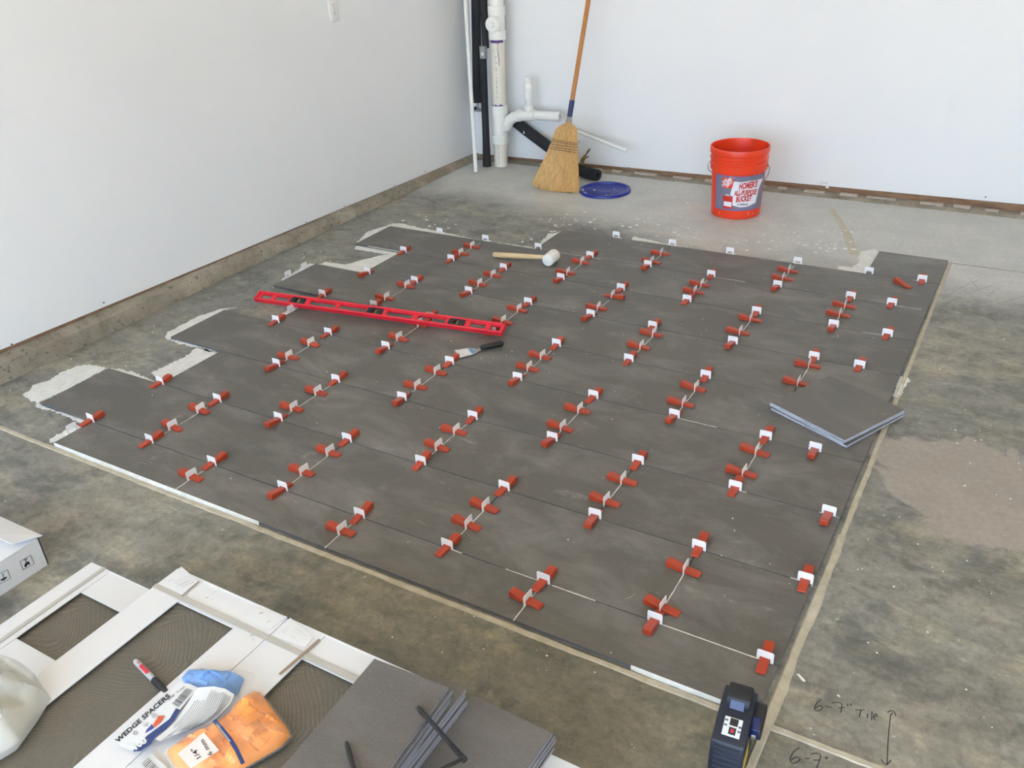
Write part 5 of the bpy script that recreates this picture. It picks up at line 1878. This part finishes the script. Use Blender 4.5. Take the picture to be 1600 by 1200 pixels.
mb.obj('card_lettering', M['card'], cobj, smooth=False)
# curled instruction leaf
leaf = [[(745, 270), (870, 262), (960, 280), (1030, 325)], [(700, 340), (830, 335), (940, 350), (1000, 395)], [(640, 430), (780, 440), (890, 460), (930, 470)], [(560, 530), (680, 545), (780, 545), (850, 545)], [(470, 610), (560, 640), (640, 615), (720, 590)], [(395, 668), (450, 690), (520, 660), (600, 630)]]
lz = lambda i, j: Z0 + 0.028 - 0.0025 * i + (0.005 if j in (1, 2) else 0.0) - (0.005 if j == 0 else 0)


def leaf_pt(u, v, o_=0.0):
    """u 0..5 down the leaf, v 0..3 across"""
    i, j = min(4, int(u)), min(2, int(v))
    a, b = u - i, v - j
    def P_(ii, jj):
        x_, y_ = leaf[ii][jj]
        return at(*zR(x_, y_), lz(ii, jj) + o_)
    return P_(i, j).lerp(P_(i, j + 1), b).lerp(P_(i + 1, j).lerp(P_(i + 1, j + 1), b), a)


rg = [[leaf_pt(u, v) for v in lin(0, 3, 12)] for u in lin(0, 5, 20)]
lo = MB().rings(rg, closed=False).obj('instruction_leaf', M['card'], g, ang=60)
mb = MB()
rnd = random.Random(15)
for i in range(19):
    v = 0.35 + i * 0.135
    us = rnd.uniform(0.3, 0.6) if v > 1 else rnd.uniform(1.0, 1.4)
    ue = rnd.uniform(3.4, 4.7)
    pts = [leaf_pt(u, v, 0.0007) for u in lin(us, ue, 14)]
    mb.tube(pts, 0.00035, 4)
mb.obj('small_print', M['print'], lo)
# second card end at the picture's lower edge
o = sheet('barcode_tag', 'white barcode tag between the cartons at the picture edge', [(300, 870), (375, 785), (480, 870), (560, 960), (380, 1000)], ZB + 0.006, zR, M['card'], 'tag')
mb = MB()
for i in range(12):
    a_ = (308 + i * 9, 880 + i * 9)
    P = [at(*zR(*p), ZB + 0.0072) for p in ((306 + i * 11, 868 + i * 11), (309 + i * 11 + (i % 3) * 1.5, 871 + i * 11 + (i % 3) * 1.5), (365 + i * 11, 822 + i * 11), (362 + i * 11 - (i % 3) * 1.5, 819 + i * 11 - (i % 3) * 1.5))]
    mb.add(P, [(0, 1, 2, 3)])
mb.obj('barcode', M['print'], o, smooth=False)
# bag with orange spacers
g = thing('spacer_bag', at(*zR(1000, 650), Z0), 'clear bag packed with orange spacers and a pale size label', 'bag')
op = B1((900, 565), (1045, 440), (1180, 300), (1235, 312), (1330, 440), (1430, 570), (1470, 655), (1390, 740), (1250, 820), (1100, 905), (900, 1010), (700, 980), (560, 880), (500, 780), (600, 700))
ob = pillow(op, Z0, 0.026, 0.42, 30, 5, 110, 26, 3.0, 0.45).obj('orange_spacers', M['orangestuff'], g, ang=22)
pillow([p + (p - at(*zR(1000, 650), Z0)) * 0.045 for p in op], Z0 - 0.0004, 0.0385, 0.16, 34, 8, 84, 14, 3.0).obj('clear_film', M['film'], g, ang=30)
ZO = Z0 + 0.0385
lp = lambda x_, y_, o_=0: at(*zR(x_, y_), ZO + o_)
mb = MB()
n = 4
P = [lp(590, 790), lp(792, 622), (lp(912, 762)), lp(690, 905)]
mb.add(P + [p + V3((0, 0, 0.0006)) for p in P], [(3, 2, 1, 0), (4, 5, 6, 7), (0, 1, 5, 4), (1, 2, 6, 5), (2, 3, 7, 6), (3, 0, 4, 7)])
so_ = mb.obj('size_label', M['pinklabel'], g, smooth=False)
mb = MB()
for s, a_, b_, h in (('1/4"', (772, 812), (722, 735), 42), ('6 mm', (862, 790), (790, 672), 40)):
    vs, fs, w = text_geo(s, 0.012)
    dx, dy = b_[0] - a_[0], b_[1] - a_[1]
    l = math.hypot(dx, dy)
    ux, uy = dx / l, dy / l
    mb.add([lp(a_[0] + dx * x / w + uy * y / 0.72 * h, a_[1] + dy * x / w - ux * y / 0.72 * h, 0.0012) for x, y in vs], fs)
mb.obj('label_lettering', M['labelblack'], so_, smooth=False)
mb = MB()
bp = [((858, 535), (890, 515)), ((920, 610), (950, 588)), ((985, 690), (1015, 668)), ((1030, 760), (1060, 740)), ((1085, 875), (1115, 858))]
vs = []
for a_, b_ in bp:
    vs += [lp(*a_), lp(*b_)]
mb.add(vs, [(2 * i, 2 * i + 1, 2 * i + 3, 2 * i + 2) for i in range(len(bp) - 1)])
nb = mb.obj('navy_band', M['cardnavy'], g, smooth=False)
mb = MB()
rnd = random.Random(4)
for i in range(22):
    t = i / 21
    x_, y_ = 893 + (995 - 893) * t, 560 + (690 - 560) * t
    mb.add([lp(x_ - 5, y_ + 4, 0.0005), lp(x_ + 5 * rnd.uniform(0.4, 1), y_ - 4, 0.0005), lp(x_ + 8, y_ - 1, 0.0005), lp(x_ - 2, y_ + 7, 0.0005)], [(0, 1, 2, 3)])
mb.obj('small_print', M['card'], nb, smooth=False)
# milky bag of clips on the left cartons
def heap(pts, z0, h, seed):
    return pillow([at(*p, z0) for p in pts], z0, h, 0.50, 20, seed, 110, 24, 2.6, 0.12)


ZH = ZB + 0.001
g = thing('clip_bag', at(-10, 1110, ZH), 'milky plastic bag full of white clips on the cartons at left', 'bag')
heap([(-120, 1060), (-40, 1040), (10, 1036), (45, 1060), (66, 1095), (30, 1160), (-20, 1190), (-110, 1180)], ZH, 0.062, 2).obj('white_clips', M['bagstuff'], g, ang=25)
heap([(-135, 1050), (-45, 1034), (8, 1030), (52, 1052), (80, 1092), (60, 1125), (26, 1172), (-20, 1200), (-125, 1195)], ZH - 0.0004, 0.078, 6).obj('bag_film', M['bag'], g, ang=30)

# ------------------------------------------------------------------ laser level on the front right corner
LC = V3((2.117, -0.262, 0))
la = thing('laser_level', LC, 'dark blue cross-line laser level standing at the front right tile corner', 'laser level')
fdir = V3((0.10, -1.0, 0)).normalized()
rdir = V3((-fdir.y, fdir.x, 0))           # to the viewer's right
LZ = Matrix.Translation(LC) @ Matrix((rdir, fdir, V3((0, 0, 1)))).transposed().to_4x4()     # x right, y towards viewer, z up


def side_prism(mb, prof, xa, xb):
    """prof in (y, z), extruded along local x"""
    n = len(prof)
    vs = [LZ @ V3((xa, p[0], p[1])) for p in prof] + [LZ @ V3((xb, p[0], p[1])) for p in prof]
    mb.add(vs, [tuple(range(n)), tuple(range(2 * n - 1, n - 1, -1))] + [(i, n + i, n + (i + 1) % n, (i + 1) % n) for i in range(n)])
    return mb


side_prism(MB(), [(-0.060, 0.0), (0.074, 0.0), (0.078, 0.006), (0.080, 0.050), (0.066, 0.098), (0.026, 0.118), (-0.020, 0.130), (-0.056, 0.128), (-0.066, 0.10), (-0.068, 0.02)], -0.036, 0.030).obj('body', M['laser'], la, bevel=0.006, seg=2)
for i in range(6):
    t = i / 5
    y_, z_ = 0.0805 - 0.0125 * max(0, t - 0.1), 0.030 + 0.058 * t
    MB().cyl(LZ @ V3((-0.027, y_, z_)), LZ @ V3((0.021, y_, z_)), 0.0030, seg=10).obj('grip_rib', M['laser'], la)
side_prism(MB(), [(-0.052, 0.122), (-0.008, 0.120), (-0.006, 0.128), (-0.012, 0.142), (-0.030, 0.150), (-0.048, 0.149), (-0.056, 0.138)], -0.026, 0.022).obj('top_head', M['laserblack'], la, bevel=0.004, seg=2)
side_prism(MB(), [(-0.013, 0.1215), (0.0030, 0.1185), (0.0015, 0.1225), (-0.0105, 0.1400)], -0.017, 0.013).obj('top_window', M['laserwin'], la, bevel=0.001)
# key panel on the sloping shoulder
pn = V3((0, 0.447, 0.894))
side_prism(MB(), [(0.0195, 0.1220), (0.053, 0.1059), (0.0535, 0.1069), (0.020, 0.1231)], -0.019, 0.016).obj('key_panel', M['lasergrey'], la)
for xa, xb, ya, m_ in ((-0.008, 0.008, 0.028, 'laserblack'), (-0.007, 0.007, 0.044, 'labelblack')):
    z_ = 0.1242 - (ya - 0.0185) * 0.481
    side_prism(MB(), [(ya - 0.006, z_ + 0.0029 - 0.0005), (ya + 0.006, z_ - 0.0029 - 0.0005), (ya + 0.006, z_ - 0.0018), (ya - 0.006, z_ + 0.0040)], xa, xb).obj('key', M[m_], la)
z_ = 0.1242 - (0.044 - 0.0185) * 0.481
side_prism(MB(), [(0.041, z_ + 0.0024), (0.047, z_ - 0.0005), (0.047, z_ + 0.0001), (0.041, z_ + 0.0030)], -0.003, 0.003).obj('key_symbol', M['penred'], la)
mb = MB()
for xs_, ys_ in ((-0.015, 0.027), (-0.015, 0.036), (0.013, 0.034), (0.013, 0.042)):
    z_ = 0.1242 - (ys_ - 0.0185) * 0.481
    side_prism(mb, [(ys_ - 0.0015, z_ + 0.0008), (ys_ + 0.0015, z_ - 0.0006), (ys_ + 0.0015, z_), (ys_ - 0.0015, z_ + 0.0014)], xs_ - 0.003, xs_ + 0.003)
mb.obj('key_symbol', M['print'], la)
# side projector on the viewer's right
ow = side_prism(MB(), [(-0.050, 0.072), (-0.020, 0.066), (0.012, 0.070), (0.022, 0.086), (0.018, 0.106), (-0.006, 0.118), (-0.040, 0.118), (-0.058, 0.104), (-0.060, 0.086)], 0.026, 0.052).obj('side_head', M['laserblack'], la, bevel=0.005, seg=2)
side_prism(MB(), [(0.010, 0.0695), (0.0225, 0.086), (0.0195, 0.106), (-0.004, 0.1185), (-0.006, 0.1165), (0.008, 0.106), (0.010, 0.090)], 0.0315, 0.0465).obj('side_window', M['laserwin'], ow, bevel=0.0008)
side_prism(MB(), [(0.0215, 0.080), (0.0245, 0.086), (0.0245, 0.092), (0.0215, 0.094)], 0.035, 0.043).obj('prism_mirror', M['metal'], ow)
side_prism(MB(), [(0.010, 0.018), (0.060, 0.018), (0.060, 0.060), (0.010, 0.060)], 0.0298, 0.0308).obj('warning_sticker', M['laseryel'], la)

# ------------------------------------------------------------------ litter
tw0, tw1 = at(975, 936, T), at(993, 928, T)
tm = (tw0 + tw1) / 2 + V3((0.003, -0.004, 0.001))
o = MB().tube([tw0 + V3((0, 0, 0.001)), tm, tw1 + V3((0, 0, 0.001))], [0.0004, 0.0014, 0.0005], 5, 0.5).obj('grass_blade', M['grassblade'], origin=tw0)
tag(o, 'dry curved grass blade lying on a tile near the front', 'grass blade')
c = at(1251, 1059, 0)
o = MB().prism([(-0.010, 0.006), (-0.006, 0.008), (0.011, -0.004), (0.012, -0.008), (0.006, -0.008)], 0, 0.002, Matrix.Translation(c)).obj('plastic_sliver', M['clip'], origin=c)
tag(o, 'small white plastic sliver on the concrete near the writing', 'litter')
c = at(1258, 1053, 0)


CLEAR = [(bc.x, bc.y, 0.15), (lc.x, lc.y, 0.17), (-0.09, 3.11, 0.22), (-0.02, 3.40, 0.13), (-0.69, 3.46, 0.12), (cen.x, cen.y, 0.24), (LC.x, LC.y, 0.13), (k0.x, k0.y, 0.03)]


def flecks(name, label, spots, seed):
    rnd = random.Random(seed)
    mb = MB()
    for (x_, y_, z_, s_) in spots:
        if any(math.hypot(x_ - a_, y_ - b_) < r_ for a_, b_, r_ in CLEAR):
            continue
        k = rnd.randint(4, 7)
        a0_ = rnd.random() * 6
        st_ = rnd.uniform(0.4, 1.0)
        P = []
        for i in range(k):
            t = a0_ + 2 * math.pi * i / k
            r_ = s_ * rnd.uniform(0.5, 1.1)
            P.append((x_ + r_ * math.cos(t), y_ + r_ * st_ * math.sin(t)))
        mb.prism(P, z_ - 0.0004, z_ + rnd.uniform(0.0006, 0.0016))
    o = mb.obj(name, M['fleck'], smooth=False)
    return tag(o, label, 'debris', None, 'stuff')


rnd = random.Random(99)


def on_tiles(x_, y_, m_=0.012):
    if y_ < -0.155 - m_ or y_ > JY(10) + m_ or x_ > XE + m_:
        return False
    r = 1 if y_ < 0 else min(10, int(y_ / PY) + 2)
    return x_ > XSTART[r] - m_


sp_ = []
while len(sp_) < 330:
    x_, y_ = rnd.uniform(-0.88, 3.2), rnd.uniform(-0.4, 3.45)
    if y_ < -0.17 and x_ < 1.9:
        continue
    if not on_tiles(x_, y_):
        sp_.append((x_, y_, 0, rnd.choice([0.0015, 0.002, 0.002, 0.003, 0.004])))
for px, py, n_, sd_, big in ((660, 350, 18, 24, 0.014), (880, 350, 22, 30, 0.015), (1010, 352, 24, 45, 0.014), (1130, 388, 30, 60, 0.015), (1260, 365, 14, 35, 0.010), (1300, 385, 18, 22, 0.017), (585, 362, 8, 20, 0.008), (840, 375, 10, 12, 0.010), (1050, 300, 10, 40, 0.007), (500, 405, 10, 20, 0.008), (60, 610, 8, 25, 0.006), (1440, 900, 10, 60, 0.003), (1480, 690, 6, 30, 0.006), (920, 1020, 12, 60, 0.003), (700, 990, 14, 70, 0.003)):
    for _ in range(n_):
        p = at(px + rnd.gauss(0, sd_), py + rnd.gauss(0, sd_ * 0.28), 0)
        if not on_tiles(p.x, p.y) and p.y < 3.5 and p.x > -0.88:
            sp_.append((p.x, p.y, 0, rnd.uniform(0.25, 1.0) * big))
flecks('plaster_flecks', 'white plaster flecks scattered over the bare concrete', sp_, 1)
sp_ = []
while len(sp_) < 120:
    x_, y_ = rnd.uniform(-0.6, 2.12), rnd.uniform(-0.15, 2.7)
    if on_tiles(x_, y_, -0.01):
        sp_.append((x_, y_, T, rnd.choice([0.001, 0.0012, 0.0015, 0.002, 0.0028])))
for px, py in ((745, 520), (690, 531), (705, 533), (791, 555), (800, 549), (752, 560), (770, 560), (687, 668), (958, 564), (865, 553), (1145, 810), (1127, 868)):
    p = at(px, py, T)
    sp_.append((p.x, p.y, T, 0.003))
flecks('mortar_crumbs', 'tiny white mortar crumbs on the laid tiles', sp_, 2)
